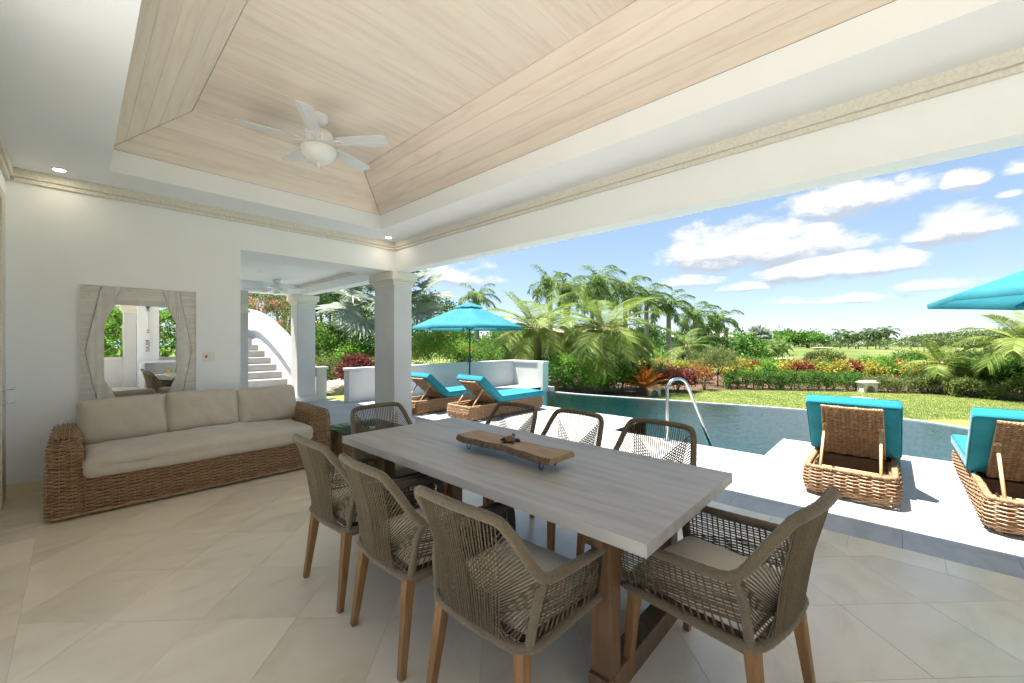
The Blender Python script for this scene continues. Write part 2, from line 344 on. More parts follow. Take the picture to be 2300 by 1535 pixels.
def glass_material(name, tint):
    m = bpy.data.materials.new(name); m.use_nodes = True; nt = m.node_tree; N = nt.nodes; L = nt.links; N.clear()
    out = N.new('ShaderNodeOutputMaterial'); mx = N.new('ShaderNodeMixShader'); fr = N.new('ShaderNodeFresnel'); fr.inputs[0].default_value = 1.5
    tr = N.new('ShaderNodeBsdfTransparent'); tr.inputs[0].default_value = (*tint, 1); gl = N.new('ShaderNodeBsdfGlossy'); gl.inputs['Roughness'].default_value = .01
    L.new(fr.outputs[0], mx.inputs[0]); L.new(tr.outputs[0], mx.inputs[1]); L.new(gl.outputs[0], mx.inputs[2]); L.new(mx.outputs[0], out.inputs[0]); MATS[name] = m
glass_material('clear_glass', (.80, .92, .88))
# ------------------------------------------------------------------ ground, sea, garden, lawn
def terrain_z(x, y):
    r = math.hypot(x, y); z = -2.1
    w = sin(A)*x+cos(A)*y; q = cos(A)*x-sin(A)*y; px = 1150+F*q/w if w > 5 else -999
    z += 1.5*math.exp(-((x-120)**2+(y-30)**2)/(2*38**2))+1.0*math.exp(-((x-190)**2+(y-10)**2)/(2*40**2))
    z += .35*sin(x*.06+1)*cos(y*.05)
    z += 7.0*math.exp(-(((x-400)/80)**2+((y+50)/50)**2))                      # wooded rise
    if r < 45: z = min(z, -2.0)+ (0 if r > 30 else 0)
    if r > 470: z -= ((r-470)/60.0)**1.4
    return max(z, -36)
def make_ground():
    mb = MB(); rs = [0, 12, 25, 35, 45, 55, 65, 75, 85, 95, 105, 115, 125, 135, 150, 165, 180, 195, 210, 225, 240, 260, 280, 300, 330, 360, 400, 450, 520, 600, 700, 900]
    n = 180
    for r in rs:
        for j in range(n):
            a = 2*pi*j/n; x, y = r*sin(a), r*cos(a); mb.v.append((x, y, terrain_z(x, y)))
    for i in range(len(rs)-1):
        for j in range(n): a = i*n; mb.f.append((a+j, a+n+j, a+n+(j+1) % n, a+(j+1) % n))
    struct(mb.build('ground', 'turf', smooth=True))
    s = MB(); n = 96
    for r in (500, 60000):
        for j in range(n): a = 2*pi*j/n; s.v.append((r*sin(a), r*cos(a), -34.0))
    for j in range(n): s.f.append((j, n+j, n+(j+1) % n, (j+1) % n))
    struct(s.build('sea', 'sea'))
make_ground()
ARC = [(10.05, 8.0), (10.13, 6.75), (10.40, 5.47), (10.70, 4.3), (10.92, 3.28), (11.26, 1.83), (11.38, .6), (11.3, -.32), (10.86, -1.05), (10.1, -1.95), (9.2, -2.75), (8.2, -3.35), (7.05, -3.6)]
ARC = [tuple(p[:2]) for p in smooth_path([(x, y, 0) for x, y in ARC], .25)]
def off_arc(d):
    out = []
    for i, (x, y) in enumerate(ARC):
        a = ARC[max(0, i-1)]; b = ARC[min(len(ARC)-1, i+1)]; tx, ty = b[0]-a[0], b[1]-a[1]; l = math.hypot(tx, ty); out.append((x-ty/l*d, y+tx/l*d))
    return out
def sheet(name, poly, z, m, z0=None):
    mb = MB()
    if z0 is None: mb.add([(x, y, z) for x, y in poly], [tuple(range(len(poly)))])
    else: mb.prism(poly, z0, z)
    return struct(mb.build(name, m))
def area2(p): return sum(p[i][0]*p[(i+1) % len(p)][1]-p[(i+1) % len(p)][0]*p[i][1] for i in range(len(p)))
def ccw(p): return p if area2(p) > 0 else p[::-1]
LAWN = -.42
lawn_poly = ccw([(10.9, 9.6)]+off_arc(.45)+[(7.2, -4.2), (7.2, -16), (19, -16), (30, 0), (30, 34), (10.9, 34)])
sheet('lawn', lawn_poly, LAWN, 'lawn_grass', -2.2)
# a grid-like garden on the hillside left of the stairs
def hill_z(x, y): return -.03+max(0, y-11.5)*.10+.05*sin(x*1.7)*cos(y*1.3)
gm = MB(); nx, ny = 40, 50
for j in range(ny+1):
    for i in range(nx+1):
        x = -14+25*i/nx; y = 9.44+30*j/ny; gm.v.append((x, y, hill_z(x, y) if y > 9.6 else -.03))
for j in range(ny):
    for i in range(nx): a = j*(nx+1)+i; gm.f.append((a, a+1, a+nx+2, a+nx+1))
struct(gm.build('garden_slope', 'lawn_grass', smooth=True))
# planting beds: bare mulch lying on the lawn
def bed(pts_near, pts_far): sheet('planting_bed', ccw(pts_near+pts_far[::-1]), LAWN+.006, 'mulch')
bed([G(px, w) for px, w in ((1228, 13.6), (1300, 13.9), (1360, 13.6), (1420, 13.6), (1500, 14.4), (1600, 15.4), (1760, 15.2), (1930, 14.9), (2040, 14.4), (2150, 13.6), (2300, 12.2), (2420, 11.2))],
    [G(px, w) for px, w in ((1228, 24), (1420, 24), (1640, 24), (1900, 22), (2150, 20), (2420, 18))])
# ------------------------------------------------------------------ pool
pool_poly = ccw([(7.05, 8.0)]+ARC+[(7.05, 1.15), (5.85, 1.15), (5.85, 3.25), (7.05, 3.25)])
pb = struct(bpy.data.objects.new('pool', None)); link(pb)
MB().add([(x, y, -1.35) for x, y in pool_poly], [tuple(range(len(pool_poly)))]).build('pool_floor', 'pool_tile', pb)
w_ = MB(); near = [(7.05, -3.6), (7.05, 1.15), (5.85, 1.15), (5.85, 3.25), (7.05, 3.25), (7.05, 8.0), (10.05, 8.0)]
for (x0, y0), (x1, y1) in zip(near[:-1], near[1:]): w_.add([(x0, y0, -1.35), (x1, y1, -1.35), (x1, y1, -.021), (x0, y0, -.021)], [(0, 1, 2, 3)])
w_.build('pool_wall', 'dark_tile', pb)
o2 = off_arc(.16); rim = MB(); n = len(ARC)
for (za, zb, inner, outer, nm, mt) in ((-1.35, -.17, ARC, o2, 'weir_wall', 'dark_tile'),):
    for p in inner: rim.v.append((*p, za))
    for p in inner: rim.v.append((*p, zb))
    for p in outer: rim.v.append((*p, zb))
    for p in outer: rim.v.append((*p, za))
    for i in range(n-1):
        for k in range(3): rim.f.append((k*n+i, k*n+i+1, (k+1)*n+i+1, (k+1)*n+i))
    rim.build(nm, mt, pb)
cp = MB(); o3 = off_arc(.055); o4 = off_arc(.165)
for L_, z in ((o3, -.169), (o3, -.142), (o4, -.142), (o4, -.169)):
    for p in L_: cp.v.append((*p, z))
for i in range(n-1):
    for k in range(3): cp.f.append((k*n+i, k*n+i+1, (k+1)*n+i+1, (k+1)*n+i))
cp.build('weir_coping', 'terrace_stone', pb)
wp = ccw([(7.05, 8.0)]+off_arc(.05)+[(7.05, 1.15), (5.85, 1.15), (5.85, 3.25), (7.05, 3.25)])
struct(MB().add([(x, y, -.15) for x, y in wp], [tuple(range(len(wp)))]).build('pool_water', 'pool_water'))
# ------------------------------------------------------------------ floors laid tile by tile
def clip(poly, x0, x1, y0, y1):
    def cut(P, ins, inter):
        out = []
        for i in range(len(P)):
            a, b = P[i], P[(i+1) % len(P)]
            if ins(a): out.append(a)
            if ins(a) != ins(b): out.append(inter(a, b))
        return out
    def ix(c): return lambda a, b: (c, a[1]+(b[1]-a[1])*(c-a[0])/(b[0]-a[0]))
    def iy(c): return lambda a, b: (a[0]+(b[0]-a[0])*(c-a[1])/(b[1]-a[1]), c)
    for ins, it in ((lambda p: p[0] > x0, ix(x0)), (lambda p: p[0] < x1, ix(x1)), (lambda p: p[1] > y0, iy(y0)), (lambda p: p[1] < y1, iy(y1))):
        if len(poly) < 3: return []
        poly = cut(poly, ins, it)
    return poly
def tile(poly, parent, m, z=0.0, t=.018):
    if len(poly) < 3 or abs(area2(poly)) < .006: return
    cx = sum(p[0] for p in poly)/len(poly); cy_ = sum(p[1] for p in poly)/len(poly); rr = max(math.hypot(x-cx, y-cy_) for x, y in poly)
    k = 1-(.0013 if m == 'travertine' else .0028)/max(rr, .05)
    dz = random.uniform(-.0004, .0004)
    mb = MB().prism([((x-cx)*k, (y-cy_)*k) for x, y in ccw(poly)], z-t, z+dz)
    return mb.build('tile', m, parent, loc=(cx, cy_, 0))
pf = struct(MB().box(-.44, 3.86, -6.0, 5.867, -.12, -.0022).build('patio_floor', 'grout'))
S, u0, v0 = .479, 2.127, -1.991; q = sqrt(.5)
for i in range(-22, 22):
    for j in range(-22, 22):
        a, b = u0+i*S, v0+j*S
        P = [((u+v)*q, (u-v)*q) for u, v in ((a, b), (a+S, b), (a+S, b+S), (a, b+S))]
        tile(clip(ccw(P), -.2, 3.62, -6.0, 5.867), pf, 'travertine')
for k in range(25):                                        # straight border courses along both sides
    y0 = -6.0+k*.4787; tile(clip([(-.44, y0), (-.2, y0), (-.2, y0+.4787), (-.44, y0+.4787)], -1, 9, -6, 5.867), pf, 'travertine')
    tile(clip([(3.62, y0), (3.86, y0), (3.86, y0+.4787), (3.62, y0+.4787)], -1, 9, -6, 5.867), pf, 'travertine')
te = struct(bpy.data.objects.new('terrace', None)); link(te)
slab = MB()
RECTS = [(3.86, 5.85, -7, 9.2), (5.85, 7.05, -7, 1.15), (5.85, 7.05, 3.25, 8.0), (5.85, 10.05, 8.0, 9.2), (1.0, 3.86, 6.5, 10.6), (1.38, 3.5, 5.867, 6.5), (3.86, 4.34, 9.2, 10.6)]
for r_ in RECTS: slab.box(*r_, -.3, -.0022)
slab.build('terrace_bed', 'terrace_grout', te)
for x0, x1, y0, y1 in RECTS:
    for j in range(-14, 22):
        ya = -.06+j*.55
        if ya > y1 or ya+.55 < y0: continue
        for i in range(-2, 10):
            xa = .3+i*1.1+(.55 if j % 2 else 0)
            tile(clip([(xa, ya), (xa+1.1, ya), (xa+1.1, ya+.55), (xa, ya+.55)], x0, x1, y0, y1), te, 'terrace_stone')
grate = MB()
for i in range(7):
    for j in range(5): grate.box(i*.13, i*.13+.10, j*.13, j*.13+.10, 0, .02)
gx, gy = G(1925, 12.6)
gr = tag(grate.build('drain_cover', 'stone_pale', loc=(gx, gy, LAWN+.004)), 'square pale stone drain cover set flush in the lawn', 'drain cover'); gr.rotation_euler[2] = -.6
# ------------------------------------------------------------------ the villa's open dining patio
V = thing('villa', 'white stuccoed villa patio with wooden tray ceiling and wide beam on square columns', 'building')
W = MB(); W.box(-.70, 1.38, 5.867, 6.5, 0, 3.1); W.box(1.38, 3.74, 5.867, 6.5, 2.555, 3.1)
bw = W.build('back_wall', 'white_paint', V)
MB().box(-.44, 1.38, 5.853, 5.866, 0, .12).build('skirting', 'travertine', bw, bevel=.002)
MB().box(1.381, 1.394, 5.854, 6.5, 0, .12).build('skirting', 'travertine', bw, bevel=.002)
be = MB().box(3.521, 3.74, -6.4, 5.866, 2.555, 3.1).build('beam', 'white_paint', V)
lw = MB().box(-.70, -.44, 5.62, 5.866, 0, 3.1); lw.box(-.70, -.44, -6.4, 5.62, 2.62, 3.1); lw.box(-.70, -.44, 2.9, 3.2, 0, 2.62)
lwo = lw.build('side_wall', 'white_paint', V)
ds = MB().box(-.46, -.425, 5.46, 5.70, 0, 2.70); ds.box(-.46, -.425, 3.2, 5.459, 2.62, 2.70)
ds.build('door_surround', 'coral_stone', lwo, bevel=.006)
MB().box(-.70, -.64, 3.2, 5.62, 0, 2.62).build('door_glass', 'frosted', lwo)
for s_, (x0, x1, y0, y1) in enumerate(((-.70, .206, -6.4, 6.3), (2.937, 3.70, -6.4, 6.3), (.206, 2.937, 5.295, 6.3), (.206, 2.937, -6.4, -5.3))):
    MB().box(x0, x1, y0, y1, 3.005, 3.212).build('soffit', 'white_paint', V)
def cornice(x0, x1, y0, y1, axis, sgn, parent):
    mb = MB()
    for d, za, zb in ((.048, 2.925, 3.02), (.028, 2.885, 2.925)):
        if axis == 'y': mb.box(x0, x1, min(y0, y0+sgn*d), max(y0, y0+sgn*d), za, zb)
        else: mb.box(min(x0, x0+sgn*d), max(x0, x0+sgn*d), y0, y1, za, zb)
    return mb.build('cornice', 'coral_stone', parent, bevel=.006)
cornice(-.394, 3.475, 5.866, 5.866, 'y', -1, bw)
cornice(3.520, 3.520, -6.0, 5.866, 'x', -1, be)
cornice(-.439, -.439, -6.0, 5.866, 'x', 1, lwo)
def column(x0, x1, y0, y1, z1, cap=True, zb=0.0, parent=V):
    c = MB().box(x0, x1, y0, y1, zb, z1-.02).build('column', 'outdoor_white', parent, bevel=.006)
    p = MB()
    for d, za, zb2 in ((.012, z1-.225, z1-.19), (.03, z1-.19, z1-.155), (.045, z1-.155, z1-.135), (.07, z1-.135, z1-.002)):
        p.box(x0-d, x1+d, y0-d, y1+d, za, zb2)
    p.build('capital', 'coral_stone', c, bevel=.008)
    b = MB(); b.box(x0-.05, x1+.05, y0-.05, y1+.05, zb+.001, zb+.13); b.box(x0-.025, x1+.025, y0-.025, y1+.025, zb+.13, zb+.17)
    b.build('plinth', 'outdoor_white', c, bevel=.008); return c
column(3.50, 3.83, 5.87, 6.50, 2.555)
column(3.50, 3.83, -6.40, -5.8, 2.555)
for y_ in (.9, -2.6, -6.1): column(-.76, -.44, y_-.3, y_+.0, 2.62)  # invented colonnade; unseen side left open to let daylight in
sheet('bounce_courtyard', [(-9, -8.0), (3.86, -8.0), (3.86, -6.0), (-.44, -6.0), (-.44, 5.6), (-9, 5.6)], -.012, 'bounce_paving')  # added out of view: bright paving that bounces sunlight into the room
# sloped and flat boards of the tray ceiling, each a plank of its own
wc = bpy.data.objects.new('wood_ceiling', None); link(wc, V)
X0, X1, Y0, Y1, D_, Z0, Z1 = .206, 2.937, -5.3, 5.295, .53, 3.212, 3.57
nb = 5
def plank(quad, nrm, m, bev=.003):
    c = np.mean(np.array(quad), 0); q4 = [np.array(p)-c for p in quad]; g = .0012
    q4 = [p*(1-g/np.linalg.norm(p)) for p in q4]; t = np.array(nrm)*.018
    vs_ = q4+[p+t for p in q4]
    mb = MB().add(vs_, [(0, 1, 2, 3), (7, 6, 5, 4), (0, 4, 5, 1), (1, 5, 6, 2), (2, 6, 7, 3), (3, 7, 4, 0)])
    o = mb.build('plank', m, wc, loc=tuple(c), bevel=bev); return o
def lerp(a, b, t): return a+(b-a)*t
for k in range(nb):
    a, b = k/nb, (k+1)/nb
    d0, d1, za, zb = D_*a, D_*b, lerp(Z0, Z1, a), lerp(Z0, Z1, b)
    nrm = np.array([0, .56, .83])
    cuts = [X0, X1]
    for (xa, xb) in zip(cuts[:-1], cuts[1:]):
        l0 = xa+d0 if xa == X0 else xa; l1 = xa+d1 if xa == X0 else xa; r0 = xb-d0 if xb == X1 else xb; r1 = xb-d1 if xb == X1 else xb
        plank([(l0, Y1-d0, za), (r0, Y1-d0, za), (r1, Y1-d1, zb), (l1, Y1-d1, zb)][::-1], (0, .56, .83), 'ceiling_wood_x', .006)
        plank([(l0, Y0+d0, za), (r0, Y0+d0, za), (r1, Y0+d1, zb), (l1, Y0+d1, zb)], (0, -.56, .83), 'ceiling_wood_x')
    ys = [Y0, -1.6-.5*(k % 3), Y1]
    for (ya, yb) in zip(ys[:-1], ys[1:]):
        l0 = ya+d0 if ya == Y0 else ya; l1 = ya+d1 if ya == Y0 else ya; r0 = yb-d0 if yb == Y1 else yb; r1 = yb-d1 if yb == Y1 else yb
        plank([(X1-d0, l0, za), (X1-d0, r0, za), (X1-d1, r1, zb), (X1-d1, l1, zb)], (.56, 0, .83), 'ceiling_wood_y', .007)
        plank([(X0+d0, l0, za), (X0+d0, r0, za), (X0+d1, r1, zb), (X0+d1, l1, zb)][::-1], (-.56, 0, .83), 'ceiling_wood_y', .007)
ny_ = int(round((Y1-Y0-2*D_)/.128)); st = (Y1-Y0-2*D_)/ny_
for i in range(ny_):
    ya = Y0+D_+i*st; plank([(X0+D_, ya, Z1), (X1-D_, ya, Z1), (X1-D_, ya+st, Z1), (X0+D_, ya+st, Z1)][::-1], (0, 0, 1), 'ceiling_wood_x')
rf = MB()
e0, e1, f0, f1, ez, rz_ = -.9, 3.74, -6.4, 6.5, 3.10, 4.5
rv = [(e0, f0, ez), (e1, f0, ez), (e1, f1, ez), (e0, f1, ez), (1.42, f0+2.3, rz_), (1.42, f1-2.3, rz_)]
rf.add(rv, [(0, 1, 4), (1, 2, 5, 4), (2, 3, 5), (3, 0, 4, 5)]); rf.build('roof', 'roof_shingle', V)
# lower covered patio beyond the opening
MB().box(.7, 3.90, 6.501, 10.5, 2.72, 2.98).build('patio_roof', 'white_paint', V)
MB().box(3.52, 3.76, 6.501, 10.4, 2.50, 2.719).build('patio_beam', 'white_paint', V)
MB().box(3.49, 3.519, 6.56, 9.95, 2.655, 2.719).build('patio_cornice', 'coral_stone', V, bevel=.005)
MB().box(.7, 3.519, 10.0, 10.4, 2.50, 2.719).build('patio_beam', 'white_paint', V)
MB().box(.7, 1.0, 6.501, 10.4, 0, 2.719).build('patio_wall', 'white_paint', V)
column(3.47, 3.87, 10.0, 10.42, 2.50)
MB().box(2.05, 2.50, 10.02, 10.40, 0, 2.499).build('pier', 'outdoor_white', V, bevel=.006)
gp = MB().box(3.98, 4.22, 10.2, 10.44, 0, .74); gp.box(3.95, 4.25, 10.17, 10.47, .74, .80); gp.build('gate_post', 'outdoor_white', V, bevel=.006)
# end of the patio seen in the looking glass
MB().box(-.44, 1.0, -6.15, -5.95, 0, .86).build('parapet', 'outdoor_white', V)
MB().box(-.44, .98, -6.19, -5.91, .861, .93).build('parapet_cap', 'coral_stone', V, bevel=.006)
MB().box(-.44, 3.5, -6.4, -5.95, 2.555, 3.0).build('end_beam', 'white_paint', V)
column(1.0, 1.30, -6.2, -5.85, 2.555)
MB().box(1.31, 1.82, -6.1, -5.62, 0, 2.554).build('pier', 'white_paint', V)
MB().box(1.825, 3.49, -6.1, -5.72, 0, .90).build('parapet', 'outdoor_white', V)
ct = thing('sideboard', 'white built-in serving counter with open shelf under the oar', 'counter', (2.35, -5.25, 0))
c_ = MB(); c_.box(-1.02, -.93, -.30, .30, 0, .76); c_.box(.9, .99, -.30, .30, 0, .76); c_.box(-.93, .9, -.30, -.27, 0, .76); c_.build('cabinet', 'white_gloss', ct, bevel=.004)
MB().box(-1.06, 1.03, -.34, .36, .761, .82).build('worktop', 'white_gloss', ct, bevel=.006)
MB().box(-.929, .899, -.269, .28, .36, .40).build('shelf', 'white_gloss', ct, bevel=.004)
jr = MB().lathe([(.05, 0), (.062, .02), (.062, .11), (.045, .13), (.045, .15)], 16)
tag(jr.build('candle_jar', 'jar_yellow', smooth=True, loc=(2.0, -5.02, .4005)), 'squat yellow glass jar on the counter shelf', 'jar')
# stairs and their curved wall
stt = thing('garden_stairs', 'grey stone stairs climbing beside a sweeping white parapet wall', 'stairs', (0, 0, 0))
for n_ in range(-1, 11):
    z1 = .31+.17*n_; y0 = 10.72+.40*n_
    MB().box(1.55, 3.62-.02*max(0, n_-3)**1.5, y0, y0+.46, max(0, z1-.34), z1).build('step', 'step_stone', stt, bevel=.004, loc=(0, 0, 0))
ctr = smooth_path([(3.80, 10.5, 1.0), (3.80, 11.0, 1.22), (3.80, 11.9, 1.64), (3.80, 12.5, 1.86), (3.80, 13.1, 2.07), (3.76, 14.2, 2.35), (3.45, 15.3, 2.53), (2.6, 16.0, 2.75), (1.6, 16.5, 2.9)], .15)
pw = MB(); n = len(ctr); ring = []
for i, p in enumerate(ctr):
    t = ctr[min(n-1, i+1)]-ctr[max(0, i-1)]; t[2] = 0; t /= np.linalg.norm(t); nn = np.array([t[1], -t[0], 0])
    for d, zf in ((-.15, None), (-.15, 0), (-.12, .05), (-.05, .085), (.05, .085), (.12, .05), (.15, 0), (.15, None)):
        v = p+nn*d; pw.v.append((v[0], v[1], -.1 if zf is None else p[2]-.085+zf))
for i in range(n-1):
    for k in range(7): pw.f.append((i*8+k, i*8+k+1, (i+1)*8+k+1, (i+1)*8+k))
pw.f.append(tuple(range(8))); pw.build('parapet_wall', 'outdoor_white', stt, auto=40)
hr = MB().tube([(p[0]-.22, p[1], p[2]-.20) for p in ctr[1:-8]], .018, 8)
for i in (3, 9, 15, 21): hr.tube([(ctr[i][0]-.22, ctr[i][1], ctr[i][2]-.2), (ctr[i][0]-.14, ctr[i][1], ctr[i][2]-.26)], .009, 6)
hr.build('handrail', 'plastic_white', stt, smooth=True)
# garden wall round the sun terrace
gw = thing('garden_wall', 'low white garden wall with flat coping round the corner of the sun terrace', 'wall')
g_ = MB(); g_.box(4.34, 10.13, 9.2, 9.40, -.4, .735); g_.box(9.93, 10.13, 8.12, 9.199, -.4, .735); g_.box(9.88, 10.15, 7.90, 8.119, -.6, .735); g_.box(4.30, 4.58, 9.16, 9.42, -.3, .736)
g_.build('wall', 'outdoor_white', gw)
c_ = MB(); c_.box(4.27, 10.16, 9.17, 9.43, .737, .80); c_.box(9.90, 10.16, 7.87, 9.169, .737, .80); c_.build('coping', 'outdoor_white', gw, bevel=.008)
MB().box(10.16, 10.42, 7.85, 8.15, -.6, -.02).build('pier', 'outdoor_white', gw, bevel=.006)
# ------------------------------------------------------------------ woven cane surfaces
def weave(mb, S, nu, nv, r=.0042, amp=.006, closed=False, stakes=True, rs=.0045):
    # S(u, v) -> (point, normal); rows run along u and pass in front of and behind the stakes
    us = range(nu if closed else nu+1)
    for j in range(nv):
        v = (j+.5)/nv; pts = []; rj = r*random.uniform(.84, 1.14); aj = amp*random.uniform(.8, 1.15); vj = random.uniform(-.18, .18)/nv
        for i in us:
            p, nr = S(i/nu, min(1, max(0, v+vj*sin(i*.9+j)))); pts.append(np.array(p)+np.array(nr)*aj*(1 if (i+j) % 2 else -1))
            p, nr = S((i+.5)/nu, v)
            if closed or i < nu: pts.append(np.array(p))
        mb.tube(pts, rj, 4, closed=closed, cap=False)
    if stakes:
        for i in us:
            pts = [np.array(S(i/nu, v)[0]) for v in np.linspace(0, 1, 7)]
            mb.tube(pts, rs, 4, cap=False)
def braid(mb, path, r=.011, amp=.010, turns=40):           # plaited border of three strands
    P = np.array(path, float); m = len(P); t = np.linspace(0, turns*2*pi, m)
    T = np.gradient(P, axis=0); T /= np.linalg.norm(T, axis=1)[:, None]; U = np.tile([0, 0, 1.], (m, 1)); Wd = np.cross(T, U)
    for k in range(3):
        ph = t+k*2*pi/3; mb.tube(P+Wd*(amp*np.sin(ph))[:, None]+U*(amp*.6*np.sin(2*ph))[:, None], r, 5, cap=True)
def rrect(x0, x1, y0, y1, rad, n=6):
    out = []
    for cx, cy_, a0 in ((x1-rad, y1-rad, 0), (x0+rad, y1-rad, 90), (x0+rad, y0+rad, 180), (x1-rad, y0+rad, 270)):
        for k in range(n+1): a = R(a0+90*k/n); out.append((cx+rad*cos(a), cy_+rad*sin(a)))
    return out
def path_fn(pts, closed=True):
    P = np.array(pts+([pts[0]] if closed else []), float); d = np.r_[0, np.cumsum(np.linalg.norm(np.diff(P, axis=0), axis=1))]
    def f(t):
        s = t*d[-1]; x = np.interp(s, d, P[:, 0]); y = np.interp(s, d, P[:, 1]); e = .004
        s0, s1 = (s-e) % d[-1] if closed else max(0, s-e), (s+e) % d[-1] if closed else min(d[-1], s+e)
        a = (np.interp(s0, d, P[:, 0]), np.interp(s0, d, P[:, 1])); b = (np.interp(s1, d, P[:, 0]), np.interp(s1, d, P[:, 1]))
        tx, ty = b[0]-a[0], b[1]-a[1]; l = math.hypot(tx, ty)+1e-9; return (x, y), (ty/l, -tx/l)
    return f, d[-1]
# ------------------------------------------------------------------ dining chairs
def make_chair():
    t = thing('dining_chair', '', 'chair')
    rt_, rr = .0175, .0165
    fr = MB()
    def wrap(pts, r, closed=False):
        P = smooth_path(pts, .0042, closed); k = np.arange(len(P)); fr.tube(P, r*(1+.055*np.cos(k*pi))+.0006*np.sin(k*.7), 8, closed=closed)
    zr = .415
    ring = [(.235, .255, zr), (.262, .235, zr), (.268, .20, zr), (.255, -.10, zr), (.243, -.20, zr), (.21, -.242, zr), (.15, -.258, zr), (0, -.268, zr),
            (-.15, -.258, zr), (-.21, -.242, zr), (-.243, -.20, zr), (-.255, -.10, zr), (-.268, .20, zr), (-.262, .235, zr), (-.235, .255, zr), (0, .262, zr)]
    wrap(ring, .017, True)
    for s in (-1, 1):
        wrap([(s*.250, .245, zr), (s*.268, .268, .46), (s*.276, .275, .52), (s*.279, .268, .575), (s*.280, .225, .600), (s*.279, .10, .610), (s*.276, -.06, .622), (s*.272, -.16, .632), (s*.266, -.205, .655), (s*.256, -.24, .70), (s*.240, -.285, .775), (s*.226, -.318, .825), (s*.205, -.338, .857), (s*.165, -.352, .869), (s*.08, -.362, .872), (0, -.366, .873)], .0185)
        wrap([(s*.232, -.225, zr), (s*.248, -.222, .50), (s*.260, -.212, .58), (s*.270, -.190, .632)], .0165)
    fr.build('rope_frame', 'rope', t, smooth=True)
    # back cords
    top = smooth_path([(-.195, -.340, .858), (-.165, -.352, .869), (0, -.366, .873), (.165, -.352, .869), (.195, -.340, .858)], .004)
    side = lambda s: smooth_path([(s*.212, -.332, .845), (s*.226, -.318, .825), (s*.240, -.285, .775), (s*.256, -.24, .70), (s*.266, -.208, .655), (s*.25, -.222, .56), (s*.232, -.230, .49)], .004)
    bot = smooth_path([(-.20, -.247, zr), (-.15, -.262, zr), (0, -.272, zr), (.15, -.262, zr), (.20, -.247, zr)], .004)
    at = lambda P, u: P[int(round(max(0, min(1, u))*(len(P)-1)))]
    cd = MB()
    def cord(p, q, bulge=0.0, r=.0031, off=0.0):
        p = np.array(p); q = np.array(q); mid = (p+q)/2+np.array([0, bulge, 0]); o = np.array([0, off, 0])
        cd.tube([p+o*.3, (p*.55+mid*.45)+o, mid+o, (q*.55+mid*.45)+o, q+o*.3], r, 4, cap=False)
    for k in range(26):
        u = k/25; cord(at(top, .02+.96*u), at(bot, .5+(u-.5)*.66), .012)
    for s in (-1, 1):
        sd = side(s)
        for k in range(21):
            u = k/20
            cord(at(sd, .02+.80*u), at(bot, .5-s*(.03+.44*(1-u)) if False else (.5-s*(.02+.45*(1-u**.8)))), .020, off=-.005 if s > 0 else -.010)
        for k in range(9):
            u = k/8; cord(at(sd, .62+.36*u), at(bot, .5+s*(.10+.36*u)), .004, off=.004)
    # arm panels: a grid of uprights and long cords
    for s in (-1, 1):
        armp = smooth_path([(s*.279, .25, .590), (s*.280, .225, .600), (s*.279, .10, .610), (s*.276, -.06, .622), (s*.272, -.16, .632)], .004)
        rail = smooth_path([(s*.266, .225, zr), (s*.268, .20, zr), (s*.245, -.10, zr), (s*.229, -.205, zr)], .004)
        frp = smooth_path([(s*.258, .252, .43), (s*.268, .268, .46), (s*.276, .275, .52), (s*.279, .268, .575)], .004)
        pst = smooth_path([(s*.234, -.224, .43), (s*.248, -.222, .50), (s*.260, -.212, .58), (s*.266, -.20, .62)], .004)
        for k in range(17):
            u = k/16
            for w_ in (0, .004): cd.tube([at(armp, u+w_*2), (at(armp, u)+at(rail, u))/2+np.array([s*.004, 0, 0]), at(rail, u+w_)], .0028, 4, cap=False)
        for k in range(13):
            u = .18+.80*k/12; a = at(frp, u); b = at(pst, .32+.66*k/12); cd.tube([a, a*.66+b*.34+np.array([s*.006, 0, -.012*(1-u)]), a*.33+b*.67+np.array([s*.006, 0, -.012*(1-u)]), b], .0028, 4, cap=False)
        for k in range(5):
            a = at(frp, .2*k/4); b = at(pst, .30+.4*k/4); cd.tube([a, (a+b)/2+np.array([s*.01, 0, .012]), b], .0028, 4, cap=False)
    cd.build('cord_weave', 'rope_cord', t, kind='stuff')
    cu = MB().cushion(.455, .455, .052, r=.024, puff=.014, n=10, c=(0, .012, .456), crown=lambda q: np.array([q[0]*(1-.10*max(0, -q[1])/.23+.04), q[1], q[2]]))
    cu.build('seat_cushion', 'seat_beige', t, smooth=True)
    ra = MB()
    for s in (-1, 1): ra.beam((s*.222, .215, .383), (s*.205, -.215, .383), .022, .034)
    ra.beam((-.205, .222, .383), (.205, .222, .383), .022, .034); ra.beam((-.19, -.222, .383), (.19, -.222, .383), .022, .034)
    ra.build('seat_rail', 'teak', t, bevel=.003)
    MB().box(-.2, .2, -.2, .2, .395, .428).build('seat_base', 'wicker_core', t)
    for s in (-1, 1):
        MB().beam((s*.222, .222, .398), (s*.242, .250, 0), .046, .046, .030, .030).build('leg', 'teak', t, bevel=.004)
        MB().beam((s*.205, -.222, .398), (s*.232, -.272, 0), .046, .046, .030, .030).build('leg', 'teak', t, bevel=.004)
    return t
ch0 = make_chair()
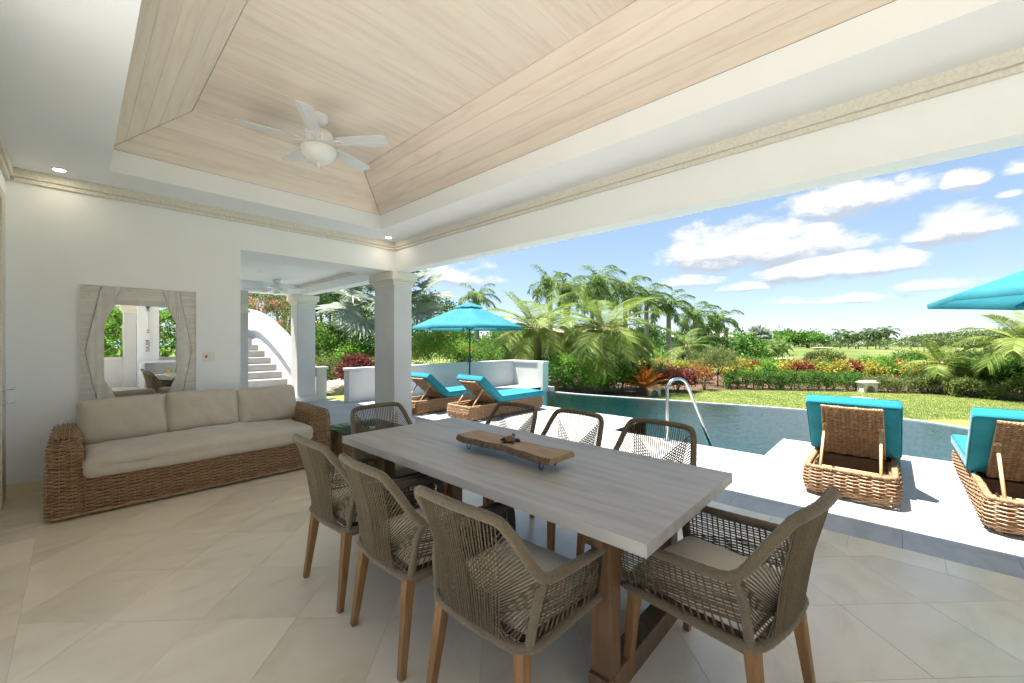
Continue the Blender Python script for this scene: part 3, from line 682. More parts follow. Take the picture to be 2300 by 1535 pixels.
CH = [((1.215, 2.345), -90, 'rope armchair on the sofa side of the table, at the end by the sofa'),
      ((1.210, 1.725), -92, 'rope armchair in the middle of the row on the sofa side of the table'),
      ((1.225, 1.105), -88, 'rope armchair on the sofa side of the table, at the end away from the sofa'),
      ((2.235, 2.345), 90, 'rope armchair on the pool side of the table, nearest the square column'),
      ((2.285, 1.775), 86, 'rope armchair in the middle of the row on the pool side of the table'),
      ((2.325, 1.140), 88, 'rope armchair on the pool side of the table, in front of the pool handrail'),
      ((1.74, 2.845), 180, 'rope armchair at the table head beside the low glass-topped wicker table'),
      ((1.775, .525), -9, 'rope armchair at the open table head away from the sofa, turned slightly aside')]
for k, ((x, y), rz, lab) in enumerate(CH):
    c = ch0 if k == 0 else copy_tree(ch0)
    c.location = (x, y, .0006); c.rotation_euler = (0, 0, R(rz)); c['label'] = lab; c['group'] = 'rope armchairs round the dining table'
# ------------------------------------------------------------------ dining table and what stands on it
tb = thing('dining_table', 'long dining table with pale grey stone top on teak trestle legs', 'table', (1.755, 1.69, 0))
MB().box(-.49, .49, -1.11, 1.11, .712, .76).build('table_top', 'table_stone', tb, bevel=.003)
for sy in (-1, 1):
    y = sy*.85; tro = MB().box(-.36, .36, y-.045, y+.045, .0004, .10).build('trestle_foot', 'dark_teak', tb, bevel=.003)
    MB().box(-.40, .40, y-.045, y+.045, .63, .711).build('trestle_head', 'dark_teak', tro, bevel=.003)
    for sx in (-1, 1): MB().beam((sx*.30, y, .101), (sx*.30, y, .629), .085, .088).build('leg', 'dark_teak', tro, bevel=.003)
MB().box(-.03, .03, -.8, .8, .60, .70).build('stretcher', 'dark_teak', tb, bevel=.003)
pl = thing('serving_board', 'live-edge wooden serving board on black hairpin feet on the dining table', 'board', (1.685, 1.595, .7602), R(-1.5))
nb_ = 36; top_, bot_ = MB(), MB(); bk = MB()
secs = []
for i in range(nb_+1):
    u = i/nb_; y = -.375+.75*u; e = .078+.012*sin(u*9+.6)+.006*sin(u*23); e2 = .082+.010*sin(u*7+2)+.006*sin(u*19+1); yy = .02*sin(u*3)
    secs.append((y, -e, e2))
pb_ = MB()
for y, a, b in secs:
    pb_.v += [(a-.016, y, .052), (b+.016, y, .052), (b, y, .083), (a, y, .083)]
for i in range(nb_):
    k = i*4
    pb_.f += [(k, k+4, k+5, k+1), (k+3, k+2, k+6, k+7)]
pb_.f += [(0, 1, 2, 3), tuple(nb_*4+i for i in (3, 2, 1, 0))]
pb_.build('slab', 'plank_wood', pl)
for sgn, i0, i1 in ((-1, 0, 3), (1, 1, 2)):
    bk = MB()
    for y, a, b in secs:
        q = (a, b)[sgn > 0]; bk.v += [(q+sgn*.0175, y, .0515), (q+sgn*(.014+.003*sin(y*90)), y, .070), (q+sgn*.0012, y, .0835)]
    for i in range(nb_):
        for k in (0, 1): bk.f.append((i*3+k, i*3+k+1, i*3+3+k+1, i*3+3+k) if sgn > 0 else (i*3+k, i*3+3+k, i*3+3+k+1, i*3+k+1))
    bk.build('bark_edge', 'bark', pl, smooth=True)
for sx in (-1, 1):
    for sy in (-1, 1):
        MB().tube(smooth_path([(sx*.055-.018, sy*.29, .052), (sx*.055-.015, sy*.29, .022), (sx*.055, sy*.29, .003), (sx*.055+.015, sy*.29, .022), (sx*.055+.018, sy*.29, .052)], .006), .0026, 6).build('hairpin_foot', 'black_iron', pl, smooth=True)
tu = thing('turtle_figurine', 'small dark carved turtle figurine on the serving board', 'figurine', (1.70, 1.60, .844), R(-65))
sh = MB()
for i in range(9):
    a = i/8*pi/2
    for j in range(20):
        b = 2*pi*j/20; sh.v.append((.030*cos(a)*cos(b), .038*cos(a)*sin(b), .010+.027*sin(a)*(1+.05*cos(6*b)*cos(a))))
for i in range(8):
    for j in range(20): sh.f.append((i*20+j, i*20+(j+1) % 20, (i+1)*20+(j+1) % 20, (i+1)*20+j))
sh.build('shell', 'tortoise_shell', tu, smooth=True)
def blob(pts, rads, nm):
    P = smooth_path(pts, .004); t = np.linspace(0, 1, len(P)); MB().tube(P, np.interp(t, np.linspace(0, 1, len(rads)), rads), 8).build(nm, 'tortoise_skin', tu, smooth=True)
blob([(0, -.034, .008), (0, 0, .007), (0, .034, .008)], [.006, .028, .006], 'belly')
blob([(0, .030, .012), (0, .05, .018), (0, .068, .024), (0, .080, .022)], [.009, .010, .013, .005], 'head')
for s in (-1, 1):
    blob([(s*.02, .026, .008), (s*.042, .022, .008), (s*.058, -.004, .006)], [.007, .011, .003], 'flipper')
    blob([(s*.018, -.026, .007), (s*.030, -.040, .006), (s*.034, -.054, .005)], [.006, .008, .002], 'flipper')
# ------------------------------------------------------------------ wicker sofa
sf = thing('wicker_sofa', 'long brown wicker sofa with beige seat and back cushions under the mirror', 'sofa', (.93, 4.77, 0))
hw, dp = 1.08, .94                                          # half width, depth (local y to the wall)
wk = MB()
# front apron and back, then the two rounded arms
def apron(u, v): return (-hw+.20+u*(2*hw-.40), .012-.0*v, .035+v*.285), (0, -1, 0)
weave(wk, apron, 18, 20, .0056, .013)
def backp(u, v): return (-hw+.17+u*(2*hw-.34), dp-.03, .05+v*.62), (0, 1, 0)
weave(wk, backp, 16, 34, .0062, .012)
def backin(u, v): return (-hw+.17+u*(2*hw-.34), dp-.10, .30+v*.37), (0, -1, 0)
weave(wk, backin, 16, 26, .0062, .012)
for s in (-1, 1):
    prof = [(hw+.015, .03), (hw+.013, .20), (hw+.011, .40), (hw+.008, .565), (hw-.006, .615), (hw-.04, .638), (hw-.14, .638), (hw-.170, .615), (hw-.183, .565), (hw-.186, .45), (hw-.19, .32)]
    PF, _ = path_fn(prof, False)
    def arm(u, v):
        (x, z), (nx, nz) = PF(v); yy = .03+u*(dp-.06); zf = z-(.05*max(0, (z-.5)/.13) if False else 0)
        return (s*x, yy, z), (s*nx*-1*-1, 0, nz)
    weave(wk, arm, 10, 74, .0060, .008)
    # front face of the arm
    def armf(u, v):
        z = .03+v*.606; hi_ = np.interp(z, [.03, .40, .565, .615, .638], [hw+.015, hw+.011, hw+.008, hw-.006, hw-.04]); lo_ = np.interp(z, [.03, .45, .565, .615, .638], [hw-.20, hw-.186, hw-.183, hw-.17, hw-.14])
        return (s*(lo_+(hi_-lo_)*u), .012+.02*abs(2*u-1)**3, z), (0, -1, 0)
    weave(wk, armf, 3, 42, .0056, .012)
wk.build('wicker_weave', 'wicker', sf, kind='stuff')
bd = MB(); braid(bd, smooth_path([(-hw-.01, dp-.05, .03), (-hw-.01, .2, .03), (-hw-.01, .10, .03), (-hw-.005, .05, .03), (-hw+.02, .01, .03), (-hw+.07, 0, .03), (-hw+.2, 0, .03), (0, 0, .03), (hw-.2, 0, .03), (hw-.07, 0, .03), (hw-.02, .01, .03), (hw+.005, .05, .03), (hw+.01, .10, .03), (hw+.01, .2, .03), (hw+.01, dp-.05, .03)], .01), .009, .009, 70)
bd.build('base_braid', 'wicker', sf, smooth=True)
co = MB(); co.box(-hw+.02, hw-.02, .04, dp-.05, .05, .285); co.box(-hw+.02, -hw+.165, .05, dp-.05, .286, .60); co.box(hw-.165, hw-.02, .05, dp-.05, .286, .60); co.box(-hw+.19, hw-.19, dp-.085, dp-.045, .286, .64)
co.build('dark_backing', 'wicker_core', sf)  # solid dark box; its colour stands for the shade inside the weave
for x in (-hw+.08, hw-.08):
    for y in (.07, dp-.09): MB().lathe([(.018, 0), (.022, .05)], 12, (x, y, 0)).build('foot', 'rattan', sf)
def seat_crown(q): return np.array([q[0], q[1]+.006*sin(q[0]*9)+.003*sin(q[0]*23), q[2]+(.007*sin(q[0]*5+1)+.004*sin(q[0]*19+q[1]*9)+.003*sin(q[0]*37-q[1]*14))*(q[2] > 0)])
MB().cushion(2*hw-.37, .80, .175, r=.055, puff=.035, n=40, c=(0, .36, .392), crown=seat_crown).build('seat_cushion', 'cushion_beige', sf, smooth=True)
def piping(w, d, z, c, parent, m, r=.004, M=None, rad=.05):
    P = [Vector((x, y, z)) for x, y in rrect(-w/2, w/2, -d/2, d/2, rad)]
    if M is not None: P = [M @ p for p in P]
    MB().tube([(p[0]+c[0], p[1]+c[1], p[2]+c[2]) for p in P], r, 6, closed=True).build('piping', m, parent, smooth=True)
piping(2*hw-.362, .808, 0, (0, .36, .405), sf, 'cushion_beige')
for k, x in enumerate((-.61, .015, .63)):
    M = Matrix.Rotation(R(72), 4, 'X') @ Matrix.Rotation(R((1.5, -1, 2)[k]), 4, 'Z'); cc_ = (x, .705, .665+(0, .006, -.004)[k])
    bc = MB().cushion(.632, .43, .165, r=.06, puff=.05, n=22, c=cc_, M=M, crown=lambda q, k=k: q+np.array([0, 0, .007*sin(q[0]*17+k*2)*sin(q[1]*15+k)+.004*sin(q[0]*31+q[1]*22+k)])*np.sign(q[2])).build('back_cushion', 'cushion_beige', sf, smooth=True)
    piping(.628, .425, 0, cc_, bc, 'cushion_beige', M=M, rad=.04)
# ------------------------------------------------------------------ low glass-topped table
st_ = thing('side_table', 'low wicker table with clear glass top beside the sofa arm', 'table', (2.50, 4.86, 0))
wk = MB(); PF, ln = path_fn(rrect(-.36, .36, -.42, .42, .05))
def body(u, v): (x, y), (nx, ny) = PF(u); return (x*(1-.04*v), y*(1-.04*v), .03+v*.29), (nx, ny, 0)
weave(wk, body, 27, 26, .0056, .011, closed=True); wk.build('wicker_weave', 'wicker', st_, kind='stuff')
MB().box(-.32, .32, -.38, .38, .04, .29).build('dark_backing', 'wicker_core', st_)  # dark fill so the weave gaps look shaded inside
MB().prism(rrect(-.38, .38, -.44, .44, .03), .331, .341).build('glass_top', 'clear_glass', st_)
# ------------------------------------------------------------------ sun loungers
def make_lounger(ang, cover):
    t = thing('sun_lounger', '', 'sun lounger')
    L_, w2 = 2.05, .315; wk = MB(); PF, ln = path_fn(rrect(0, L_, -w2, w2, .07))
    def body(u, v):
        (x, y), (nx, ny) = PF(u); b = .022*sin(v*pi*.9); return (x+nx*b, y+ny*b, .035+v*.215), (nx, ny, 0)
    nu = int(ln/.088); nu += nu % 2; weave(wk, body, nu+1, 15, .0064, .012, closed=True)
    def inner(u, v): (x, y), (nx, ny) = PF(u); return (x*.97+.03, y*.87, .06+v*.19), (nx, ny, 0)
    weave(wk, inner, nu//2, 12, .007, .006, closed=True, stakes=False)
    wk.build('wicker_weave', 'wicker_light', t, kind='stuff')
    bd = MB(); PT = [(*PF(i/240)[0], .262) for i in range(241)]; braid(bd, [(x-.012*0, y*.965, z) for x, y, z in PT], .014, .014, 52); bd.build('rim_braid', 'wicker_light', t, smooth=True)
    for x in (.08, L_-.08):
        for y in (-.25, .25): MB().lathe([(.018, 0), (.022, .04)], 10, (x, y, 0)).build('foot', 'rattan', t)
    hx, hz = .74, .275
    ra = MB()
    for y in (-.27, .27): ra.tube([(.06, y, .19), (hx+.04, y, .19)], .014, 8)
    for x in (.16, .40): ra.tube([(x, -.27, .185), (x, .27, .185)], .011, 8)
    ra.tube([(.10, 0, .07), (hx, 0, .07)], .016, 8); ra.tube([(.12, -.25, .06), (.6, 0, .07)], .010, 8); ra.tube([(.12, .25, .06), (.6, 0, .07)], .010, 8)
    ra.build('base_rail', 'rattan', t, smooth=True)
    MB().box(hx, L_-.06, -.27, .27, .05, .24).build('dark_backing', 'wicker_core', t)  # dark block behind the cane, shade of the hollow put into its colour
    MB().box(.08, hx-.01, -.26, .26, .012, .03).build('floor_panel', 'wicker_core', t)
    for y in (-.235, .235):
        rk = MB()
        for k in range(5): rk.beam((.10+.05*k, y, .20), (.085+.05*k, y, .245), .012, .008)
        rk.build('ratchet', 'steel', t)
    a = R(ang); d = Vector((-cos(a), 0, sin(a))); nn = Vector((-sin(a), 0, -cos(a)))    # along the back, and its rear side
    h0 = Vector((hx, 0, hz)); bk = MB(); BL = .66
    def rest(u, v):
        y = (-.235+.47*u); p = h0+d*(v*BL)+nn*(.012+.012*abs(sin(u*pi*7)))+Vector((0, y*(1-.06*v), 0)); return tuple(p), tuple(nn)
    weave(bk, rest, 7, 62, .0054, .010, rs=.008)
    bko = bk.build('backrest', 'wicker', t, kind='stuff')
    MB().add([tuple(h0+d*(v*BL*.97)+Vector((0, y, 0))+nn*.004) for v, y in ((0, -.225), (0, .225), (1, .212), (1, -.212))], [(0, 1, 2, 3)]).build('back_panel', 'wicker_core', t)
    eb = MB(); e = smooth_path([tuple(h0+d*BL+nn*(.02+.008*k)+Vector((0, y, 0))) for k, y in ((0, -.225), (1, -.1), (1, .1), (0, .225))], .01); braid(eb, e, .010, .012, 7); eb.build('top_braid', 'wicker', t, smooth=True)
    pr = MB()
    for y in (-.21, .21):
        p = h0+d*(.42)+nn*.03; pr.tube([tuple(p+Vector((0, y, 0))), (.12, y*1.02, .20)], .012, 8); pr.tube([tuple(p+Vector((0, y-.02, .0))), tuple(p+Vector((0, y+.02, 0)))], .016, 8)
    pr.tube([(.12, -.235, .205), (.12, .235, .205)], .011, 8)
    pr.build('prop_bar', 'rattan', t, smooth=True)
    M = Matrix.Translation(h0+d*.335-nn*.068) @ Matrix(((-d.x, 0, -nn.x, 0), (0, 1, 0, 0), (-d.z, 0, -nn.z, 0), (0, 0, 0, 1)))
    cb = MB().cushion(.68, .715, .115, r=.03, puff=.008, n=12, M=M).build('back_cushion', 'turquoise', t, smooth=True)
    for sz in (-1, 1): piping(.665, .70, sz*.050, (0, 0, 0), cb, 'turquoise_seam', .004, M, .03)
    cs = MB().cushion(1.30, .70, .115, r=.03, puff=.008, n=12, c=(hx+.66, 0, .337)).build('seat_cushion', 'turquoise', t, smooth=True)
    for sz in (-1, 1): piping(1.285, .685, 0, (hx+.66, 0, .337+sz*.050), cs, 'turquoise_seam', .004, None, .03)
    tie = MB(); tie.tube(smooth_path([(hx-.03, .30, .30), (hx-.08, .32, .27), (hx-.09, .33, .22)], .01), .006, 5); tie.tube(smooth_path([(hx-.03, -.30, .30), (hx-.08, -.33, .28), (hx-.07, -.34, .23)], .01), .006, 5); tie.build('cushion_tie', 'turquoise', t, smooth=True)
    return t
l1 = make_lounger(53, 0); l2 = make_lounger(40, 0)
for t, p, rz, lab in ((l1, (4.665, .275), 0, 'turquoise cushioned wicker sun lounger with upright back beside the pool handrail bay'),
                      (copy_tree(l1), (4.60, -.84), 0, 'turquoise cushioned wicker sun lounger under the cantilevered edge of the cut-off parasol'),
                      (l2, (4.67, 5.685), 0, 'turquoise cushioned wicker sun lounger with reclined back at the pool edge'),
                      (copy_tree(l2), (4.40, 6.93), 1, 'turquoise cushioned wicker sun lounger partly behind the square column')):
    t.location = (*p, .0006); t.rotation_euler = (0, 0, R(rz)); t['label'] = lab; t['group'] = 'wicker sun loungers on the terrace'
# ------------------------------------------------------------------ parasols
def parasol(loc, rad, z_rim, z_top, rot, label, tilt=0.0, n=8):
    t = thing('parasol', label, 'parasol', loc, rot); ca = MB(); m = 10; sub = 6
    def prof(f): return z_top-.30*0-(z_top-z_rim)*(f**1.12)
    def canopy(mb, f0, f1, lift, rows):
        k0 = len(mb.v); cols = n*sub
        for i in range(rows+1):
            f = f0+(f1-f0)*i/rows
            for j in range(cols):
                a = 2*pi*j/cols; q = (j % sub)/sub; bulge = sin(q*pi)
                rr = rad*f*(cos(pi/n)/cos((q-.5)*2*pi/n)) if True else rad*f
                zz_ = prof(f)+lift-.045*bulge*f*(1-f*.4)+.03*bulge*f**6
                mb.v.append((rr*cos(a), rr*sin(a), zz_))
        for i in range(rows):
            for j in range(cols): a = k0+i*cols+j; b = k0+i*cols+(j+1) % cols; mb.f.append((a, b, b+cols, a+cols))
        return k0, cols
    k0, cols = canopy(ca, .12, 1.0, 0, m)
    base = k0+m*cols; kk = len(ca.v)                        # hanging hem
    for j in range(cols): x, y, z = ca.v[base+j]; ca.v.append((x*.995, y*.995, z-.055))
    for j in range(cols): ca.f.append((base+j, base+(j+1) % cols, kk+(j+1) % cols, kk+j))
    ca.build('canopy', 'umbrella_cloth', t, smooth=True)
    vt = MB(); canopy(vt, .02, .26, .055, 4); vt.build('vent', 'umbrella_cloth', t, smooth=True)
    for j in range(n):
        a = 2*pi*j/n; pts = [(rad*f*cos(a), rad*f*sin(a), prof(f)-.02) for f in np.linspace(.03, .985, 8)]
        rb = MB().tube(pts, .010, 6).build('rib', 'pole_green', t, smooth=True)
        MB().tube([(rad*.5*cos(a), rad*.5*sin(a), prof(.5)-.03), (.03*cos(a), .03*sin(a), z_rim-.05)], .008, 6).build('strut', 'pole_green', rb, smooth=True)
        MB().beam((rad*.965*cos(a), rad*.965*sin(a), prof(.97)-.035), (rad*.905*cos(a), rad*.905*sin(a), prof(.91)-.05), .06, .03).build('rib_pocket', 'umbrella_cloth', rb)
    MB().tube([(0, 0, .06), (0, 0, z_top+.03)], .021, 12).build('pole', 'pole_green', t, smooth=True)
    MB().lathe([(.022, .82), (.045, .86), (.05, .95), (.035, 1.02), (.022, 1.05)], 14).build('crank_housing', 'pole_green', t, smooth=True)
    MB().tube([(-.045, 0, .93), (-.09, 0, .93), (-.10, 0, .82), (-.13, 0, .80)], .008, 6).build('crank_handle', 'pole_green', t, smooth=True)
    MB().lathe([(.28, 0), (.28, .04), (.20, .07), (.04, .09), (.04, .30), (.03, .31)], 28).build('base', 'pole_green', t, auto=40)
    MB().lathe([(.02, 0), (.03, .03), (.012, .07), (.004, .09)], 10, (0, 0, z_top+.03)).build('finial', 'pole_green', t, smooth=True)
    mk = MB().tube(smooth_path([(0, 0, 0), (.06, .05, 0), (.16, .04, 0), (.20, -.03, 0), (.28, -.02, 0), (.30, .05, 0), (.24, .09, 0)], .02), .006, 4)
    return t
parasol((*G(1055, 11.2), .0006), 1.56, 1.80, 2.45, R(12), 'open turquoise parasol standing between the low white wall and the loungers')
parasol((6.6, -1.95, .0006), 1.70, 1.87, 2.52, math.atan2(-.30+1.95, 7.1-6.6), 'open turquoise parasol cut off by the picture edge above the lawn')
# ------------------------------------------------------------------ ceiling fans, downlights
def fan(loc, rot, label, light=True, r=.66, drop=.10, zb=.26):
    t = thing('ceiling_fan', label, 'ceiling fan', loc, rot, 'white ceiling fans')
    MB().lathe([(.085, -.001), (.085, -.035), (.06, -.07), (.022, -.085)], 24).build('ceiling_canopy', 'white_gloss', t, auto=40)
    MB().lathe([(.014, -.08), (.014, -drop-.02)], 12).build('down_rod', 'white_gloss', t, smooth=True)
    mo = MB().lathe([(.03, -drop), (.10, -drop-.02), (.125, -drop-.05), (.125, -drop-.085), (.108, -drop-.095), (.115, -drop-.14), (.10, -drop-.155), (.06, -drop-.165)], 32).build('motor', 'white_gloss', t, auto=35)
    for k in range(20):
        a = 2*pi*k/20; MB().beam((.110*cos(a), .110*sin(a), -drop-.10), (.117*cos(a), .117*sin(a), -drop-.136), .010, .006).build('vent_fin', 'grey_blade', mo)
    zbl = -drop-.125
    for k in range(5):
        a = 2*pi*k/5; ca_, sa_ = cos(a), sin(a); pit = R(11); bl = MB(); nseg = 10
        bm = []
        for i in range(nseg+1):
            u = i/nseg; rad = .19+(r-.19)*u; hw_ = .055+.022*u-(.02 if i == nseg else 0)
            for g in range(8):
                v = -1+2*g/7; x, y, z = rad, v*hw_, -v*hw_*math.tan(pit)+(-.003 if g in (2, 5) else 0); bl.v.append((x*ca_-y*sa_, x*sa_+y*ca_, zbl+z))
        for i in range(nseg):
            for g in range(7): q = i*8+g; bl.f.append((q, q+8, q+9, q+1))
        top = len(bl.v); bl.v += [(x, y, z+.007) for x, y, z in bl.v[:top]]
        bl.f += [tuple(i+top for i in f[::-1]) for f in bl.f[:nseg*7]]
        edge = [g for g in range(8)]+[i*8+7 for i in range(1, nseg+1)]+[nseg*8+g for g in range(6, -1, -1)]+[i*8 for i in range(nseg-1, 0, -1)]
        for i in range(len(edge)): p_, q_ = edge[i], edge[(i+1) % len(edge)]; bl.f.append((q_, p_, p_+top, q_+top))
        bo = bl.build('blade', 'grey_blade', t)
        ir = MB()
        for s in (-1, 1):
            pts = smooth_path([(.09, 0, 0), (.13, s*.012, -.004), (.17, s*.035, .0), (.215, s*.03, .003), (.235, 0, .004)], .01); ir.tube([(x*ca_-y*sa_, x*sa_+y*ca_, zbl-.010+z) for x, y, z in pts], .008, 6)
        ir.build('blade_iron', 'white_gloss', bo, smooth=True)
    if light:
        MB().lathe([(.085, -drop-.165), (.09, -drop-.19), (.088, -drop-.2)], 28).build('light_collar', 'white_gloss', t, smooth=True)
        MB().lathe([(.155, -drop-.185), (.158, -drop-.195), (.150, -drop-.235), (.12, -drop-.285), (.07, -drop-.315), (.02, -drop-.325)], 36).build('bowl', 'frosted', t, smooth=True)
        MB().lathe([(.022, -drop-.323), (.026, -drop-.333), (.010, -drop-.345), (.008, -drop-.362), (.002, -drop-.385)], 12).build('finial', 'white_gloss', t, smooth=True)
    else: MB().lathe([(.06, -drop-.165), (.065, -drop-.20), (.03, -drop-.215)], 24).build('switch_cup', 'chrome', t, smooth=True)
    return t
fan((1.57, 3.98, Z1-.001), R(-49), 'white five-blade ceiling fan with frosted bowl light over the sofa end', drop=.13)
fan((1.57, .45, Z1-.001), R(39.5), 'white five-blade ceiling fan over the dining table', drop=.13)
fan((2.86, 9.40, 2.719), R(20), 'white ceiling fan without lamp in the lower patio beside the stairs', light=False, r=.60)
for k, (x, y, lab) in enumerate(((-.109, 5.608, 'lit round downlight in the soffit above the corner by the side wall'), (3.238, 5.585, 'lit round downlight in the soffit above the square column'))):
    d = thing('downlight', lab, 'downlight', (x, y, 3.005), 0, 'recessed downlights')
    MB().lathe([(.052, -.0015), (.052, -.006), (.040, -.006), (.040, -.0015)], 24).build('trim_ring', 'plastic_white', d)
    MB().lathe([(.0395, -.002), (.0395, -.0045)], 24).build('lens', 'lamp_glow', d)
for k, (x, y) in enumerate(((2.35, 8.6), (1.9, 9.3))):
    d = thing('downlight', 'unlit round downlight in the flat ceiling of the lower patio', 'downlight', (x, y, 2.72), 0, 'unlit downlights of the lower patio')
    MB().lathe([(.06, -.0015), (.06, -.008), (.03, -.004)], 24).build('trim_ring', 'plastic_white', d)
sc_ = thing('wall_sconce', 'small pale shell-shaped wall light on the pier by the stairs', 'wall light', (2.40, 10.015, 2.05))
MB().box(-.05, .05, -.02, 0, .02, .16).build('back_plate', 'coral_stone', sc_, bevel=.006)
MB().lathe([(.03, .16), (.06, .13), (.075, .05), (.11, .0), (.115, -.015), (.10, -.02)], 18, (0, -.10, 0)).build('shade', 'coral_stone', sc_, smooth=True)
# ------------------------------------------------------------------ looking glass, switch, handrail, oar, door handles
mr = thing('wall_mirror', 'tall ribbed whitewashed wooden mirror leaning space behind the sofa', 'mirror', (.477, 5.866, .66))
mr['label'] = 'ribbed whitewashed wood mirror with an elongated octagonal glass behind the sofa'
hw_, hh_ = .453, 1.322
MB().box(-hw_, hw_, -.012, -.001, 0, hh_).build('backing', 'whitewash', mr)
OC = [(-.20, 1.14), (.205, 1.14), (.286, .945), (.286, .38), (.205, .185), (-.20, .185), (-.285, .38), (-.285, .945)]
MB().add([(x, -.0135, z) for x, z in OC], [tuple(range(8))]).build('glass', 'mirror', mr)
def inside(x, z):
    c = False
    for i in range(8):
        (x1, z1), (x2, z2) = OC[i], OC[i-1]
        if (z1 > z) != (z2 > z) and x < (x2-x1)*(z-z1)/(z2-z1)+x1: c = not c
    return c
def lx(z): return -.31-.112*(1-abs(z-.661)/.661)            # chevron between flat-ribbed corners and upright ribs
ou, up, md = MB(), MB(), MB()
k = 0
while k*.0122 < hh_-.01:
    z = k*.0122; l = lx(z+.006)
    if l+hw_ > .012:
        ou.box(-hw_+.001, l, -.026, -.013, z+.001, z+.0112); ou.box(-l, hw_-.001, -.026, -.013, z+.001, z+.0112)
    k += 1
def spans(x, test):
    zs = np.arange(.002, hh_, .004); out = []; s0 = None
    for z in zs:
        ok = test(x, z)
        if ok and s0 is None: s0 = z
        if not ok and s0 is not None: out.append((s0, z)); s0 = None
    if s0 is not None: out.append((s0, hh_-.001))
    return out
def mx_(z): return -.285+.125*max(0, (abs(z-.661)-.284)/.377)    # inner border of the upright ribs
x = -.43
while x < .43:
    for a, b in spans(x, lambda x, z: abs(x) < -lx(z)-.006 and abs(x) > -mx_(z)+.006 and not inside(x, z)):
        if b-a > .01: up.box(x-.0072, x+.0072, -.032, -.013, a, b)
    x += .0168
k = 0
while k*.0122 < hh_-.01:
    z = k*.0122
    if z > 1.142 or z < .172:
        e = -mx_(z+.006)-.003; md.box(-e, e, -.027, -.013, z+.001, z+.0112)
    k += 1
ou.build('corner_ribs', 'whitewash', mr, kind='stuff'); up.build('upright_ribs', 'whitewash', mr, kind='stuff'); md.build('cross_ribs', 'whitewash', mr, kind='stuff')
for s_ in (-1, 1):
    for fn, nm in ((lx, 'outer_bead'), (mx_, 'inner_bead')):
        MB().tube([(s_*fn(z), -.031, z) for z in np.linspace(.004, hh_-.004, 41) if not (nm == 'inner_bead' and .38 <= z <= .945)][:], .0025, 5, cap=True).build(nm, 'twig_brown', mr) if nm == 'outer_bead' else None
ed = MB(); ed.box(-hw_-.008, -hw_, -.034, -.001, -.008, hh_+.008); ed.box(hw_, hw_+.008, -.034, -.001, -.008, hh_+.008); ed.box(-hw_, hw_, -.034, -.001, hh_, hh_+.008); ed.box(-hw_, hw_, -.034, -.001, -.008, 0); ed.build('edge_trim', 'whitewash', mr)
sw = thing('light_switch', 'double white wall switch plate with one red rocker', 'switch', (1.06, 5.866, 1.245))
MB().box(-.058, .058, -.006, -.0005, -.057, .057).build('plate', 'plastic_white', sw, bevel=.002)
MB().box(-.034, -.016, -.009, -.0061, -.018, .018).build('rocker', 'red_switch', sw); MB().box(.012, .042, -.009, -.0061, -.03, .03).build('rocker', 'plastic_white', sw, bevel=.001)
hd = thing('pool_handrail', 'bent stainless steel handrail at the pool steps', 'handrail', (5.76, 2.335, 0))
MB().tube(smooth_path([(0, 0, 0), (0, 0, .3), (0, 0, .72), (.012, -.01, .80), (.06, -.05, .865), (.13, -.11, .885), (.185, -.16, .86), (.225, -.20, .79), (.30, -.265, .55), (.40, -.35, .22), (.52, -.455, -.18), (.60, -.52, -.45)], .03), .0215, 12).build('rail', 'steel', hd, smooth=True)
MB().lathe([(.05, .0006), (.05, .01), (.026, .02)], 18).build('flange', 'steel', hd)
oa = thing('decorative_oar', 'white wooden oar lettered RELAX hanging on the pier by the counter', 'oar', (1.545, -5.60, .98))
ob = MB(); prof = [(.075, 0), (.085, .04), (.085, .52), (.06, .64), (.022, .74)]
for w_, z in prof: ob.v += [(-w_, .012, z), (w_, .012, z), (w_, .034, z), (-w_, .034, z)]
for i in range(4):
    for j in range(4): ob.f.append((i*4+j, i*4+(j+1) % 4, i*4+4+(j+1) % 4, i*4+4+j))
ob.f += [(3, 2, 1, 0), (16, 17, 18, 19)]; ob.build('blade', 'white_gloss', oa, bevel=.004)
MB().tube([(0, .023, .72), (0, .023, 1.46)], .019, 12).build('shaft', 'white_gloss', oa, smooth=True)
gp_ = MB()
for w_, z in ((.025, 1.44), (.03, 1.5), (.075, 1.60)): gp_.v += [(-w_, .008, z), (w_, .008, z), (w_, .038, z), (-w_, .038, z)]
for i in range(2):
    for j in range(4): gp_.f.append((i*4+j, i*4+(j+1) % 4, i*4+4+(j+1) % 4, i*4+4+j))
gp_.f.append((8, 9, 10, 11)); gp_.build('grip', 'oar_blue', oa)
for z in (.735, .80, 1.42): MB().lathe([(.026, z-.018), (.029, z), (.026, z+.018)], 14, (0, .023, 0)).build('rope_band', 'rope_tan', oa, smooth=True)
tx = bpy.data.curves.new('lettering', 'FONT'); tx.body = 'RELAX'; tx.size = .13; tx.align_x = 'CENTER'; tx.align_y = 'CENTER'; tx.extrude = .002; tx.offset = .002
to = bpy.data.objects.new('lettering_source', tx); COL.objects.link(to)
bpy.context.view_layer.update()
tm = bpy.data.meshes.new_from_object(to.evaluated_get(bpy.context.evaluated_depsgraph_get())); bpy.data.objects.remove(to)
lt = bpy.data.objects.new('lettering', tm); link(lt, oa); tm.materials.append(MATS['letter_blue'])
lt.matrix_local = Matrix.Translation((0, .0375, .30)) @ Matrix(((0, -1, 0, 0), (0, 0, 1, 0), (-1, 0, 0, 0), (0, 0, 0, 1)))
